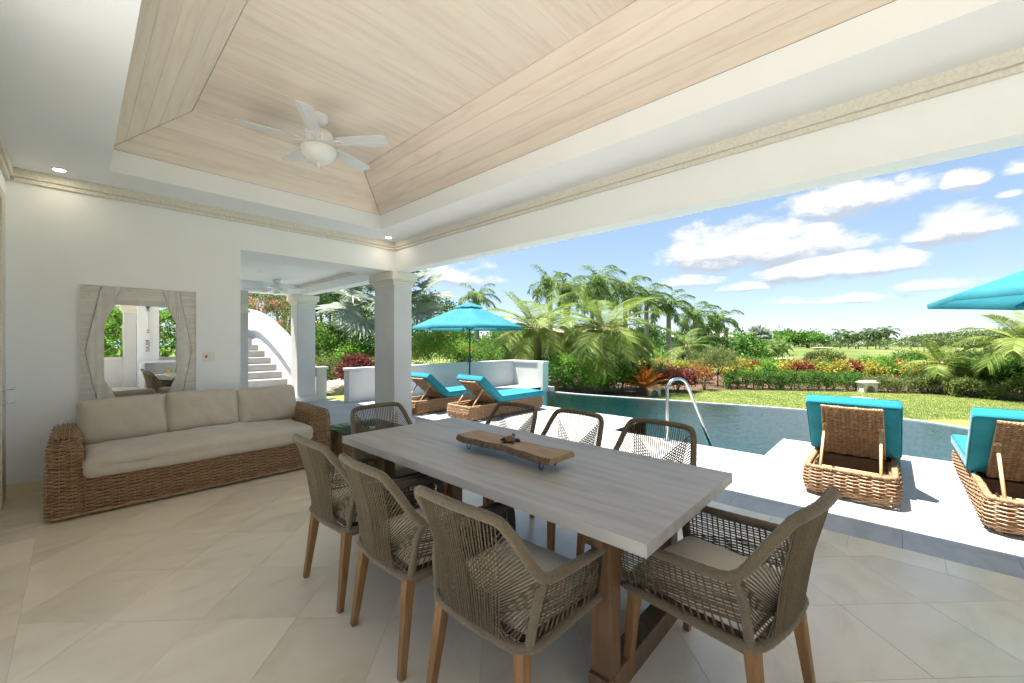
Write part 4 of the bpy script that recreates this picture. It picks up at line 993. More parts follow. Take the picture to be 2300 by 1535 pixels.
for z, lab in ((.90, 'lower chrome lever handle on the glass door at the side wall'), (1.015, 'upper chrome lever handle on the glass door at the side wall')):
    dh = thing('door_handle', lab, 'door handle', (-.425, 5.50, z))
    MB().tube(smooth_path([(0, 0, 0), (.045, .0, 0), (.055, .03, 0), (.055, .10, 0)], .01), .011, 8).build('lever', 'chrome', dh, smooth=True)
    MB().lathe([(.02, 0), (.02, .012)], 14).build('rose', 'chrome', dh).matrix_local = Matrix.Translation((0.001, 0, 0)) @ Matrix.Rotation(pi/2, 4, 'Y')
# ------------------------------------------------------------------ plants
def leaf_mat(name, c, c2=None, tint=.02, isl=.35, sub=.38, rough=.55):
    c2 = c2 or tuple(min(1, v*1.7) for v in c); c = tuple(v*1.08 for v in c); c2 = tuple(v*1.08 for v in c2); mat(name, c, c2, rough=rough, scale=.9, detail=3, lo=.38, hi=.62, island=isl, tint=tint, subs=sub, spec=.3)
leaf_mat('leaf_green', (.068, .16, .026), (.14, .265, .045))
leaf_mat('leaf_bright', (.105, .235, .03), (.20, .36, .055))
leaf_mat('leaf_dark', (.030, .078, .018), (.065, .14, .030))
leaf_mat('leaf_olive', (.12, .16, .045), (.20, .24, .075))
leaf_mat('leaf_yellow', (.25, .25, .035), (.42, .37, .07), tint=.03)
leaf_mat('leaf_red', (.17, .045, .025), (.29, .085, .035), tint=.03)
leaf_mat('leaf_rust', (.22, .115, .03), (.36, .18, .05), tint=.03)
leaf_mat('leaf_maroon', (.11, .026, .024), (.20, .06, .045), tint=.02)
leaf_mat('palm_green', (.085, .15, .033), (.16, .235, .06), isl=.28)
leaf_mat('coconut_green', (.125, .20, .035), (.25, .305, .075), isl=.28, tint=.025)
leaf_mat('palm_yellow', (.30, .29, .06), (.42, .38, .10), isl=.25)
leaf_mat('far_palm', (.045, .085, .022), (.09, .15, .04), isl=.25)
leaf_mat('silver_leaf', (.20, .25, .20), (.34, .385, .32), isl=.22, tint=.012)
leaf_mat('forest_leaf', (.10, .145, .05), (.17, .22, .08), isl=.3, sub=.3)
leaf_mat('grass_blade', (.125, .19, .038), (.25, .285, .08), isl=.3)
leaf_mat('flower_pink', (.75, .12, .17), (.85, .28, .28), isl=.2, tint=.02)
leaf_mat('flower_orange', (.80, .22, .03), (.85, .36, .05), isl=.2)
leaf_mat('flower_red', (.68, .04, .10), (.78, .10, .16), isl=.2)
leaf_mat('orange_frond', (.50, .15, .02), (.62, .30, .06), isl=.35, tint=.035)
mat('palm_trunk', (.20, .155, .11), (.32, .26, .19), rough=.95, scale=9, stretch=(1, 1, 5), bump=(20, .8, .02))
mat('royal_trunk', (.22, .20, .175), (.32, .30, .265), rough=.9, scale=4, stretch=(1, 1, 3))
mat('crownshaft', (.16, .26, .08), rough=.5)
mat('twig', (.16, .115, .075), (.25, .19, .13), rough=.95, scale=12)
mat('house_wall', (.60, .54, .44), (.66, .60, .50), rough=.9, scale=2)
mat('house_roof', (.34, .30, .26), (.44, .39, .34), rough=.95, scale=6)
mat('house_glass', (.05, .06, .07), rough=.15)
mat('spray', (.9, .93, .95), rough=1.0)
def unit(a): return a/(np.linalg.norm(a, axis=-1, keepdims=True)+1e-9)
def leaf_obj(name, P, Ax, Nm, Ln, Wd, m, parent=None, kind=None, droop=0.0):
    # one folded quad per leaf
    n = len(P); side = unit(np.cross(Ax, Nm)); Ln = np.broadcast_to(np.asarray(Ln, float).reshape(-1, 1), (n, 1)); Wd = np.broadcast_to(np.asarray(Wd, float).reshape(-1, 1), (n, 1))
    mid = P+Ax*Ln*.45; tip = P+Ax*Ln; tip = tip-np.array([0, 0, 1.])*Ln*droop
    vs_ = np.stack([P, mid+side*Wd*.5+Nm*Wd*.12, tip, mid-side*Wd*.5+Nm*Wd*.12], 1).reshape(-1, 3)
    me = bpy.data.meshes.new(name); me.vertices.add(4*n); me.vertices.foreach_set('co', vs_.ravel().astype(np.float32))
    me.loops.add(4*n); me.loops.foreach_set('vertex_index', np.arange(4*n, dtype=np.int32)); me.polygons.add(n)
    me.polygons.foreach_set('loop_start', np.arange(0, 4*n, 4, dtype=np.int32)); me.update(calc_edges=True); me.validate()
    me.materials.append(MATS[m]); o = bpy.data.objects.new(name, me); link(o, parent)
    if kind: o['kind'] = kind
    return o
def rdir(n): return unit(rng.normal(size=(n, 3)))
def clumps_to_leaves(C, Nrm, per, spread, ln, wd, up=.25, out=.7):
    k = len(C); n = k*per; base = np.repeat(C, per, 0); nr = np.repeat(Nrm, per, 0)
    P = base+rng.normal(size=(n, 3))*spread; Ax = unit(nr*out+rdir(n)*.85+np.array([0, 0, up])); Nm = unit(np.cross(Ax, rdir(n)))
    Nm = np.where((Nm[:, 2:3] < 0), -Nm, Nm)
    return P, Ax, Nm, ln*rng.uniform(.65, 1.25, n), wd*rng.uniform(.7, 1.25, n)
def ell_clumps(n, rx, ry, rz, lump=.16, flat=0.0, inner=.62):
    d = rdir(n); d[:, 2] = np.where(d[:, 2] < -.35, -d[:, 2]*.6, d[:, 2])
    ph = rng.uniform(0, 6.28, (5, 3)); fr = rng.uniform(1.5, 3.6, (5, 3)); l = sum(np.sin((d*fr[i]+ph[i]).sum(1)*1.6) for i in range(5))/5
    r = (inner+(1-inner)*rng.uniform(0, 1, n)**.45)*(1+lump*1.6*l); C = d*r[:, None]*np.array([rx, ry, rz]); return C, d
def stems(parent, rx, ry, h, n, r=.014, m='twig', spread=.7, z0=0.0, nm='stem'):
    mb = MB()
    for k in range(n):
        a = rng.uniform(0, 6.28); q = rng.uniform(.2, 1)*spread; ex, ey = q*rx*cos(a), q*ry*sin(a)
        mb.tube(smooth_path([(ex*.15, ey*.15, z0), (ex*.45, ey*.45, z0+h*.4), (ex*.8, ey*.8, z0+h*.75), (ex, ey, z0+h)], .15), np.linspace(r, r*.35, len(smooth_path([(ex*.15, ey*.15, z0), (ex*.45, ey*.45, z0+h*.4), (ex*.8, ey*.8, z0+h*.75), (ex, ey, z0+h)], .15))), 5)
    return mb.build(nm, m, parent, smooth=True)
def bush(loc, rx, ry, h, m, label, cat='shrub', nc=110, per=34, ln=.075, wd=.04, lump=.16, z0=.12, flowers=None, name='shrub', group=None, rz=0.0, spread=.10, stem_n=9):
    t = thing(name, label, cat, loc, rz, group); hz = (h-z0)*.55
    C, d = ell_clumps(nc, rx, ry, hz, lump); C[:, 2] += z0+(h-z0)*.48
    leaf_obj('foliage', *clumps_to_leaves(C, d, per, spread, ln, wd), m, t, droop=.12)
    if flowers:
        fm, nf, fs = flowers; sel = rng.choice(len(C), nf); up_ = C[sel]*np.array([1.06, 1.06, 1.0])+np.array([0, 0, .03]); keep = d[sel][:, 2] > -.1; up_ = up_[keep]
        leaf_obj('flowers', *clumps_to_leaves(up_, d[sel][keep], 7, fs*.6, fs, fs*.8), fm, t, kind='stuff')
    stems(t, rx, ry, h*.7, stem_n); return t
def hedge(p0, p1, depth, h, m, label, ln=.055, wd=.032, z0=.06, per=30, dens=1.0, name='hedge', stem_gap=.3, z=LAWN, lump=.03):
    p0 = np.array(p0); p1 = np.array(p1); L_ = np.linalg.norm(p1-p0); c = (p0+p1)/2; a = math.atan2(p1[1]-p0[1], p1[0]-p0[0])
    t = thing(name, label, 'hedge', (c[0], c[1], z), a); hh = h-z0
    area = L_*hh*2+L_*depth+2*depth*hh; n = int(area*95*dens)
    f = rng.uniform(0, 1, n)*area; u = rng.uniform(-.5, .5, n)*L_; v = rng.uniform(-.5, .5, n)*depth; w = z0+rng.uniform(0, 1, n)**.8*hh
    C = np.empty((n, 3)); d = np.zeros((n, 3)); k1 = f < L_*hh; k2 = (f >= L_*hh) & (f < 2*L_*hh); k3 = (f >= 2*L_*hh) & (f < 2*L_*hh+L_*depth); k4 = f >= 2*L_*hh+L_*depth
    C[:, 0] = u; C[:, 1] = v; C[:, 2] = w
    C[k1, 1] = -depth/2; d[k1, 1] = -1; C[k2, 1] = depth/2; d[k2, 1] = 1; C[k3, 2] = h; d[k3, 2] = 1; s = np.sign(u); C[k4, 0] = s[k4]*L_/2; d[k4, 0] = s[k4]
    C += rng.normal(size=(n, 3))*.035-d*rng.uniform(0, .16, (n, 1)); C[:, 2] += lump*np.sin(C[:, 0]*3.1)+lump*np.sin(C[:, 0]*7.3+1); C[:, 2] = np.maximum(C[:, 2], .02)
    leaf_obj('foliage', *clumps_to_leaves(C, d, per, .05, ln, wd, up=.2), m, t)
    mb = MB(); x = -L_/2+.1
    while x < L_/2-.05:
        y = rng.uniform(-.25, .25)*depth
        for q in range(3):
            dx, dy = rng.normal()*.10, rng.normal()*.10; mb.tube([(x, y, 0), (x+dx*.5, y+dy*.5, h*.4), (x+dx*1.3, y+dy*1.3, h*.85)], [.014, .010, .005], 5)
        x += stem_gap*rng.uniform(.7, 1.3)
    mb.build('stems', 'twig', t, smooth=True, kind='stuff'); t['label'] = label; return t
def frond(mb_l, mb_r, base, az, el, length, droop, nl, ll, lw, wind=(0, 0), vee=.5, hang=.5, rr=.014, plume=False, start=.14):
    # feather leaf: arching midrib with leaflets that hang and blow with the wind
    d = np.array([cos(az)*cos(el), sin(az)*cos(el), sin(el)]); P = [np.array(base, float)]; m = 14; stp = length/m
    for i in range(m):
        u = (i+1)/m; d = d+np.array([wind[0]*u, wind[1]*u, -droop*(.35+u*1.25)])/m*1.6; d /= np.linalg.norm(d); P.append(P[-1]+d*stp)
    P = np.array(P); T = np.gradient(P, axis=0); T /= np.linalg.norm(T, axis=1)[:, None]
    mb_r.tube(P, np.linspace(rr, rr*.25, len(P)), 5, cap=False)
    for k in range(nl):
        u = start+(1-start)*(k+.5)/nl; f = u*(len(P)-1); i = min(int(f), len(P)-2); q = f-i; p = P[i]*(1-q)+P[i+1]*q; t = T[i]*(1-q)+T[i+1]*q
        s = np.cross(t, [0, 0, 1]); s /= np.linalg.norm(s)+1e-9; upv = np.cross(s, t); L_ = ll*(.55+.9*sin(pi*min(1, u*.86+.1)))*.8*rng.uniform(.85, 1.1)
        for sg in (-1, 1):
            a = s*sg*1.0+t*(.55+.5*u)+upv*(vee*(rng.uniform(-1, 1) if plume else 1)); a += np.array([wind[0], wind[1], 0])*.55; a /= np.linalg.norm(a)
            m_ = p+a*L_*.5-np.array([0, 0, 1])*hang*L_*.16; hg = hang*rng.uniform(.6, 1.5); e = p+a*L_*.96-np.array([0, 0, 1])*hg*L_*.62+rng.normal(size=3)*.05*L_
            th = rng.normal(.55, .45)*sg; wv = unit(np.cross(a, upv)); wv = unit(wv*cos(th)+np.cross(wv, a)*sin(th))*lw*.5
            v0 = len(mb_l.v); mb_l.v += [tuple(p-wv*.6), tuple(p+wv*.6), tuple(m_+wv), tuple(m_-wv), tuple(e)]; mb_l.f += [(v0, v0+1, v0+2, v0+3), (v0+3, v0+2, v0+4)]
def palm(loc, h, label, kind='coconut', nf=20, fl=2.2, ll=.55, lw=.019, wind=(0, 0), lean=(0, 0), tr=.11, name=None, group=None, nl=56, seed=1, m=None, el_lo=-.35):
    global rng
    keep = rng; rng = np.random.default_rng(seed)
    t = thing(name or kind+'_palm', label, 'palm tree', loc, 0, group)
    T = smooth_path([(0, 0, -.1), (lean[0]*.25, lean[1]*.25, h*.35), (lean[0]*.65, lean[1]*.65, h*.7), (lean[0], lean[1], h)], .12); u = np.linspace(0, 1, len(T))
    rad = tr*(1.25-.45*u+.35*np.exp(-u*9)) if kind != 'royal' else tr*(1.0+.18*np.sin(u*pi))
    rad = rad*(1+.05*np.cos(np.arange(len(T))*pi))
    MB().tube(T, rad, 10).build('trunk', 'royal_trunk' if kind == 'royal' else 'palm_trunk', t, smooth=True)
    top = np.array([lean[0], lean[1], h]); lv, rc, yl = MB(), MB(), MB()
    if kind == 'royal':
        MB().tube([top-[0, 0, .05], top+[0, 0, h*.06], top+[0, 0, h*.13]], [tr*1.0, tr*1.05, tr*.35], 10).build('crownshaft', 'crownshaft', t, smooth=True); top = top+np.array([0, 0, h*.115])
    for k in range(nf):
        az = k*2.39996+rng.uniform(-.2, .2); q = (k+.5)/nf; eh = 1.35 if kind == 'royal' else 1.12; el = eh-(eh-el_lo)*q**.85+rng.uniform(-.08, .08)
        if kind == 'royal': frond(lv, rc, top, az, el, fl*rng.uniform(.85, 1.08), 1.15, nl, ll, lw, wind, .6, .8, tr*.16, plume=True, start=.10)
        else: frond(lv, rc, top+np.array([cos(az), sin(az), 0])*tr*.6, az, el, fl*rng.uniform(.8, 1.08), .50+.5*q, nl, ll, lw, wind, .25, .6, .016)
    lv.build('crown', m or ('palm_green' if kind == 'royal' else 'coconut_green'), t, kind=None); rc.build('frond_ribs', 'palm_yellow' if kind != 'royal' else 'crownshaft', t, smooth=True)
    if kind == 'coconut':
        fb = MB()
        for k in range(10):
            a = rng.uniform(0, 6.28); fb.tube([tuple(top+np.array([cos(a)*tr*.5, sin(a)*tr*.5, -.45])), tuple(top+np.array([cos(a)*tr*1.2, sin(a)*tr*1.2, -.1])), tuple(top+np.array([cos(a)*tr*1.1, sin(a)*tr*1.1, .12]))], [.02, .045, .02], 5)
        fb.build('leaf_bases', 'palm_trunk', t, smooth=True)
    rng = keep; return t
def fan_palm(loc, h, label, nf=22, pet=1.1, fr=1.15, seg=34, tr=.2, seed=3, lw=.075):
    r_ = np.random.default_rng(seed); t = thing('silver_fan_palm', label, 'palm tree', loc)
    MB().tube([(0, 0, -.1), (0, 0, h*.5), (0, 0, h)], [tr*1.2, tr, tr*.9], 12).build('trunk', 'palm_trunk', t, smooth=True)
    pb_, lf = MB(), MB()
    for k in range(nf):
        az = k*2.39996; q = (k+.5)/nf; el = 1.3-1.75*q+r_.uniform(-.1, .1); d = np.array([cos(az)*cos(el), sin(az)*cos(el), sin(el)]); b = np.array([0, 0, h])
        e = b+d*pet*r_.uniform(.85, 1.15)-np.array([0, 0, .12]); pb_.tube([b, (b+e)/2+np.array([0, 0, .06]), e], [.04, .03, .022], 6)
        s = np.cross(d, [0, 0, 1]); s /= np.linalg.norm(s); n_ = np.cross(s, d); tilt = r_.uniform(-.5, .5); n_ = n_*cos(tilt)+s*sin(tilt); s = np.cross(d, n_)
        for j in range(seg):
            a = -2.25+4.5*j/(seg-1); L_ = fr*(1.0-.16*abs(a)/2.25)*r_.uniform(.93, 1.05); dr = d*cos(a)+s*sin(a)+n_*(.16+.10*(j % 2)); dr /= np.linalg.norm(dr); wv = np.cross(dr, n_); wv /= np.linalg.norm(wv)
            m1 = e+dr*L_*.55; tp = e+dr*L_-np.array([0, 0, 1])*L_*r_.uniform(.04, .22)-n_*.05
            v0 = len(lf.v); f_ = n_*lw*.35*(1 if j % 2 else -1)
            lf.v += [tuple(e), tuple(m1+wv*lw*.62+f_), tuple(m1-wv*lw*.62-f_), tuple(tp)]; lf.f += [(v0, v0+1, v0+2), (v0+1, v0+3, v0+2)]
    lf.build('crown', 'silver_leaf', t); pb_.build('petioles', 'silver_leaf', t, smooth=True); return t
def tree(loc, h, rx, ry, m, label, trunk_h=.35, nc=150, per=40, ln=.25, wd=.15, flat=.45, tr=.18, name='broadleaf_tree', group=None, spread=.3, lump=.2, nb=7):
    t = thing(name, label, 'tree', loc, 0, group); hz = h*(1-trunk_h)*.5; zc = h*trunk_h+hz
    C, d = ell_clumps(nc, rx, ry, hz, lump, inner=.5); C[:, 2] += zc
    leaf_obj('crown', *clumps_to_leaves(C, d, per, spread, ln, wd), m, t, droop=.1)
    mb = MB(); mb.tube([(0, 0, -.3), (tr*.4, 0, h*trunk_h*.6), (0, tr*.3, h*trunk_h)], [tr*1.3, tr, tr*.8], 8)
    for k in range(nb):
        e = C[rng.integers(len(C))]*np.array([.75, .75, 1]); mb.tube(smooth_path([(0, 0, h*trunk_h*.8), tuple(e*np.array([.45, .45, 1])*np.array([1, 1, .0])+np.array([0, 0, h*trunk_h*1.15])), tuple(e)], .4), tr*.4, 5)
    mb.build('trunk', 'twig', t, smooth=True); return t
# wind blows from the left of the picture (+Y) to the right
WIND = (.30, -.62)
LZ = LAWN
# --- near beds beyond the pool
bush((*G(1300, 14.7), LZ), 1.05, .62, 1.40, 'leaf_bright', 'rounded bright green shrub against the end post of the white wall', nc=190, per=44, ln=.075, wd=.045, rz=-A)
bush((*G(1268, 16.2), LZ), 1.3, .7, 1.35, 'leaf_green', 'loose green shrub mass behind the bright shrub by the white wall', nc=150, per=40, ln=.08, rz=-A)
bush((*G(1400, 14.35), LZ), .52, .45, 1.05, 'leaf_green', 'dark leafy shrub between the slim coconut palm and the orange plant', nc=110, per=38, ln=.10, wd=.06, rz=-A)
bush((*G(1437, 15.6), LZ), .9, .5, 1.0, 'leaf_dark', 'low dark shrub behind the orange rosette plant', nc=90, per=34, ln=.10, wd=.055, rz=-A)
bush((*G(1338, 14.2), LZ), .55, .4, .75, 'leaf_bright', 'low bright shrub at the foot of the slim coconut palm', nc=90, per=36, ln=.08, rz=-A)
bush((*G(1252, 14.3), LZ), .5, .4, .95, 'leaf_green', 'small green shrub touching the end pier of the white wall', nc=90, per=36, ln=.08, rz=-A)
palm((*G(1362, 14.9), LZ), 2.25, 'young coconut palm with windblown fronds rising from the bed beyond the pool', nf=26, fl=2.1, ll=.74, lw=.018, wind=WIND, tr=.095, nl=74, seed=11, lean=(.02, .03))
palm((*G(1208, 16.8), LZ), 2.35, 'larger coconut palm with windblown fronds behind the corner of the white wall', nf=30, fl=2.4, ll=.82, lw=.019, wind=WIND, tr=.16, nl=76, seed=21)
palm((*G(1500, 19.0), LZ), .55, 'short trunkless palm with arching fronds beyond the red shrubs', nf=13, fl=1.5, ll=.55, lw=.021, wind=WIND, tr=.09, nl=44, seed=31, el_lo=.1, m='coconut_green')
palm((*G(1545, 23.0), LZ), 1.55, 'feathery dark palm behind the short trunkless palm', nf=16, fl=1.9, ll=.6, lw=.022, wind=WIND, tr=.10, nl=46, seed=41, m='palm_green')
palm((*G(2118, 14.4), LZ), 1.00, 'small young palm leaning over the clipped olive hedge on the lawn edge', nf=18, fl=1.15, ll=.42, lw=.019, wind=WIND, tr=.075, nl=66, seed=51)
palm((*G(2312, 12.6), LZ), 1.75, 'big yellowish coconut palm at the right end of the planting bed', nf=20, fl=1.75, ll=.58, lw=.018, wind=(.1, -.1), tr=.12, nl=92, seed=61)
def rosette(loc, n, L_, m, label):
    t = thing('rosette_plant', label, 'plant', loc); k = np.arange(n); az = k*2.39996; el = 1.4-1.15*(k+.5)/n
    lv, rc = MB(), MB()
    for a, e in zip(az, el): frond(lv, rc, (0, 0, .10), a, e, L_*rng.uniform(.85, 1.1), .35, 26, .16, .03, (0, 0), .5, .2, .012, start=.05)
    lv.build('fronds', m, t); rc.build('ribs', m, t); return t
rosette((*G(1447, 14.0), LZ+.12), 34, .85, 'orange_frond', 'orange and rust coloured rosette plant beside a stone lantern')
bush((*G(1520, 14.9), LZ), .66, .5, .78, 'leaf_maroon', 'low maroon shrub behind the stone lantern', nc=120, per=36, ln=.075, wd=.05, rz=-A, flowers=('flower_pink', 18, .05))
bush((*G(1582, 15.4), LZ), .34, .3, .85, 'leaf_rust', 'thin rusty shrub with pink tips between maroon shrub and round tree', nc=28, per=24, ln=.08, wd=.05, flowers=('flower_red', 12, .06))
tree((*G(1612, 16.6), LZ), 1.62, .78, .7, 'leaf_olive', 'small round-headed shrub tree at the end of the clipped hedge', trunk_h=.34, nc=150, per=40, ln=.055, wd=.028, tr=.03, spread=.085, lump=.14, nb=14, name='shrub_tree')
hedge(G(1628, 15.9), G(1932, 15.15), .6, .62, 'leaf_green', 'long clipped green hedge along the lawn', ln=.05, wd=.03)
hedge(G(1968, 14.8), G(2140, 14.3), .6, .50, 'leaf_olive', 'clipped olive green hedge beside the arched stone block', ln=.05, wd=.03)
hedge(G(2142, 13.7), G(2420, 11.8), .8, .56, 'leaf_olive', 'loose olive hedge running on to the right of the small palm', ln=.06, wd=.035, lump=.07)
hedge(G(1376, 24), G(1452, 24), .9, 1.12, 'leaf_dark', 'square dark green hedge behind the slim coconut palm', ln=.09, wd=.06, per=20, dens=.6)
hedge(G(1527, 27), G(1585, 27), 1.0, 1.05, 'leaf_dark', 'dark green hedge below the far cream house', ln=.09, wd=.06, per=18, dens=.55)
# croton bushes, each a thing of its own
i = 0
for px in range(1640, 2128, 27):
    yel = i % 4 != 2; m = ('leaf_yellow', 'leaf_bright')[i % 5 == 3] if yel else ('leaf_red', 'leaf_rust')[i % 2]
    bush((*G(px, 17.9+.5*(i % 3)), LZ), .36, .34, .78+.05*((i*7) % 4), m, ('green croton bush in the row behind the clipped hedges' if m == 'leaf_bright' else 'yellow croton bush in the row behind the clipped hedges') if yel else 'red and rust croton bush in the row behind the clipped hedges', nc=48, per=26, ln=.13, wd=.05, group=('green crotons' if m == 'leaf_bright' else 'yellow crotons') if yel else 'red crotons', name='croton_bush', stem_n=5)
    i += 1
for k, px in enumerate((1452, 1490, 1530, 1566)):
    bush((*G(px, 17.6+.4*(k % 2)), LZ), .46, .4, .92, ('leaf_yellow', 'leaf_rust')[k % 2 == 1], ('yellow croton bush behind the maroon shrub', 'rust croton bush behind the maroon shrub')[k % 2], nc=44, per=24, ln=.12, wd=.05, group=('yellow crotons by the maroon shrub', 'rust crotons by the maroon shrub')[k % 2], name='croton_bush', stem_n=5)
for k, (px, w, rx, h, m, lab) in enumerate(((2165, 15.2, .9, 1.0, 'leaf_bright', 'bright green leafy shrub behind the small palm'), (2235, 14.2, .9, 1.12, 'leaf_green', 'green big-leaved shrub with red blossoms under the big palm'), (2310, 14.0, 1.1, 1.2, 'leaf_bright', 'tall bright shrub at the far right of the bed'), (2200, 17.5, 1.6, 1.25, 'leaf_dark', 'dark spreading shrub behind the bright leafy shrub'), (2085, 21.0, 1.5, 1.1, 'leaf_green', 'low green shrub beyond the croton row'), (1990, 22.5, 1.6, .95, 'leaf_bright', 'bright ground-hugging shrub with white flecks beyond the crotons'), (1850, 26, 1.1, 1.15, 'leaf_olive', 'dry brownish shrub standing before the golf green'), (2320, 19, 2.2, 1.9, 'leaf_olive', 'broad olive shrub mass behind the big palm'))):
    bush((*G(px, w), LZ), rx, rx*.7, h, m, lab, nc=120, per=34, ln=.13, wd=.07, rz=-A, flowers=('flower_red', 16, .07) if k in (1,) else None)
bush((*G(1660, 26.0), LZ), 2.2, .9, .78, 'leaf_green', 'low green ground cover bush beneath the far trees', nc=150, per=34, ln=.10, wd=.06, rz=-A)
bush((*G(1740, 24.5), LZ), 1.7, .7, .62, 'leaf_bright', 'low bright green bush beyond the yellow crotons', nc=120, per=34, ln=.10, wd=.06, rz=-A)
for (px, w, sz, lab) in ((1468, 13.75, 1.0, 'pale stone garden lantern beside the orange plant'), (1948, 14.75, 1.25, 'pale arched stone block between two clipped hedges')):
    t = thing('stone_lantern', lab, 'garden lantern', (*G(px, w), LZ), -A); b = MB(); s = sz
    b.box(-.20*s, -.12*s, -.12*s, .12*s, 0, .26*s); b.box(.12*s, .20*s, -.12*s, .12*s, 0, .26*s); b.box(-.12*s, .12*s, .06*s, .12*s, 0, .26*s)
    for k in range(8):
        a0, a1 = pi*k/8, pi*(k+1)/8; x0, x1 = .12*s*cos(a0), .12*s*cos(a1); z0 = .10*s+.11*s*min(sin(a0), sin(a1)); b.box(min(x0, x1), max(x0, x1), -.12*s, .06*s, z0, .26*s)
    b.build('body', 'stone_pale', t); c = MB(); c.box(-.25*s, .25*s, -.16*s, .16*s, .2601*s, .30*s); c.box(-.21*s, .21*s, -.13*s, .13*s, .30*s, .34*s); c.build('lid', 'stone_pale', t, bevel=.02)
# --- garden left of and behind the white wall
fan_palm((*G(872, 15.2), .2), 2.75, 'big silver fan palm standing behind the square column', nf=26, pet=1.35, fr=1.25, seg=38, seed=5)
bush((*G(985, 14.6), .0), 1.5, 1.0, 1.75, 'leaf_bright', 'feathery bright green bush with orange flowers behind the white wall', nc=240, per=44, ln=.075, wd=.022, flowers=('flower_orange', 60, .05), rz=-A)
bush((*G(1090, 15.6), .0), 1.2, .8, 1.35, 'leaf_green', 'lower green bush behind the white wall under the parasol', nc=150, per=40, ln=.09, wd=.035, rz=-A)
bush((*G(1135, 16.4), -.2), .9, .8, 1.3, 'leaf_olive', 'spiky olive shrub behind the wall left of the larger coconut palm', nc=90, per=34, ln=.22, wd=.03, rz=-A)
bush((*G(738, 14.4), .0), 1.0, .9, 1.95, 'leaf_green', 'rounded green shrub seen between the two patio columns', nc=200, per=44, ln=.085, wd=.045, rz=-A)
bush((*G(722, 12.7), .0), .62, .6, .85, 'leaf_olive', 'low yellow-green shrub in front of the rounded shrub', nc=100, per=38, ln=.07, wd=.04, flowers=('leaf_yellow', 26, .06))
bush((*G(804, 12.0), .0), .46, .40, .86, 'leaf_maroon', 'dark red croton shrub leaning over the start of the white wall', nc=110, per=34, ln=.12, wd=.045, rz=-A)
bush((*G(812, 13.6), .0), .8, .6, 1.45, 'leaf_bright', 'bright green shrub behind the dark red croton', nc=100, per=36, ln=.09, wd=.05)
bush((*G(790, 19), .9), 1.8, 1.2, 1.6, 'leaf_olive', 'dry olive shrub on the slope behind the garden', nc=120, per=36, ln=.11, wd=.05)
bush((*G(880, 18.0), .5), 1.8, 1.2, 1.9, 'leaf_dark', 'dark shrub under the silver fan palm', nc=120, per=34, ln=.13, wd=.06)
bush((*G(606, 17.0), .6), 1.5, 1.1, 3.1, 'leaf_olive', 'pink-flowered bougainvillea behind the stair wall', nc=170, per=38, ln=.08, wd=.045, flowers=('flower_pink', 130, .09), name='bougainvillea')
bush((*G(668, 15.2), .3), 1.0, .8, 2.0, 'leaf_olive', 'lower pink-flowered bougainvillea spilling beside the stair wall', nc=110, per=38, ln=.08, wd=.045, flowers=('flower_pink', 80, .08), name='bougainvillea')
tree((*G(640, 22), 1.2), 4.2, 2.8, 2.2, 'leaf_dark', 'dark dense tree behind the bougainvillea', trunk_h=.15, nc=170, per=40, ln=.16, wd=.09, spread=.22)
tree((*G(742, 21), 1.0), 3.6, 2.2, 2.0, 'leaf_dark', 'dark dense tree behind the rounded green shrub', trunk_h=.15, nc=150, per=40, ln=.15, wd=.08, spread=.2)
tree((*G(935, 30), .5), 4.4, 4.2, 2.6, 'leaf_dark', 'dark tree line behind the orange-flowered bush', trunk_h=.15, nc=170, per=40, ln=.2, wd=.11, spread=.3)
for k, (px, w, s) in enumerate(((735, 11.5, .34), (765, 11.3, .42), (800, 11.4, .36), (780, 12.0, .3), (822, 11.6, .26))):
    b = MB(); n1, n2 = 9, 14
    for i in range(n1+1):
        a = -pi/2+pi*i/n1
        for j in range(n2):
            c_ = 2*pi*j/n2; q = 1+.18*sin(3*c_+k)+.14*sin(5*a+2*c_+k*2)+rng.normal()*.05; b.v.append((s*1.3*cos(a)*cos(c_)*q, s*.9*cos(a)*sin(c_)*q, s*.55*sin(a)*q))
    for i in range(n1):
        for j in range(n2): b.f.append((i*n2+j, i*n2+(j+1) % n2, (i+1)*n2+(j+1) % n2, (i+1)*n2+j))
    x, y = G(px, w); o = b.build('rock', 'rock', smooth=True, loc=(x, y, s*.22)); tag(o, 'rough grey garden rock edging the bed between the patio columns', 'rock', 'rocks edging the small lawn')
# --- taller palms and houses beyond
for k, (px, w, cy_, tr, sd) in enumerate(((1072, 58, 668, .26, 71), (1236, 50, 640, .24, 72), (1275, 47, 652, .24, 73), (1330, 52, 668, .25, 76), (1345, 43, 636, .24, 74), (1404, 46, 654, .24, 75), (1452, 50, 668, .24, 77), (1502, 50, 688, .25, 78), (1561, 54, 708, .25, 79), (1612, 56, 722, .25, 80))):
    z0 = -2.0; hc = zz(cy_, w)-z0
    palm((*G(px, w), z0), hc*.90, 'tall royal palm with grey trunk in the grove beyond the garden', 'royal', nf=13, fl=3.5, ll=.95, lw=.085, wind=WIND, tr=tr, nl=40, seed=sd, group='royal palms in the grove', el_lo=-.15)
for k, (px, cy_) in enumerate(((1887, 752), (1906, 757), (1928, 756), (1948, 751), (1967, 749), (1976, 753), (1994, 746))):
    w = 128+4*(k % 3); x, y = G(px, w); z0 = terrain_z(x, y)
    palm((x, y, z0), (zz(cy_, w)-z0)*.90, 'slender royal palm in the row beside the golf green', 'royal', nf=12, fl=3.2, ll=1.0, lw=.14, wind=WIND, tr=.17, nl=28, seed=90+k, m='far_palm', group='royal palms by the golf green', el_lo=-.1)
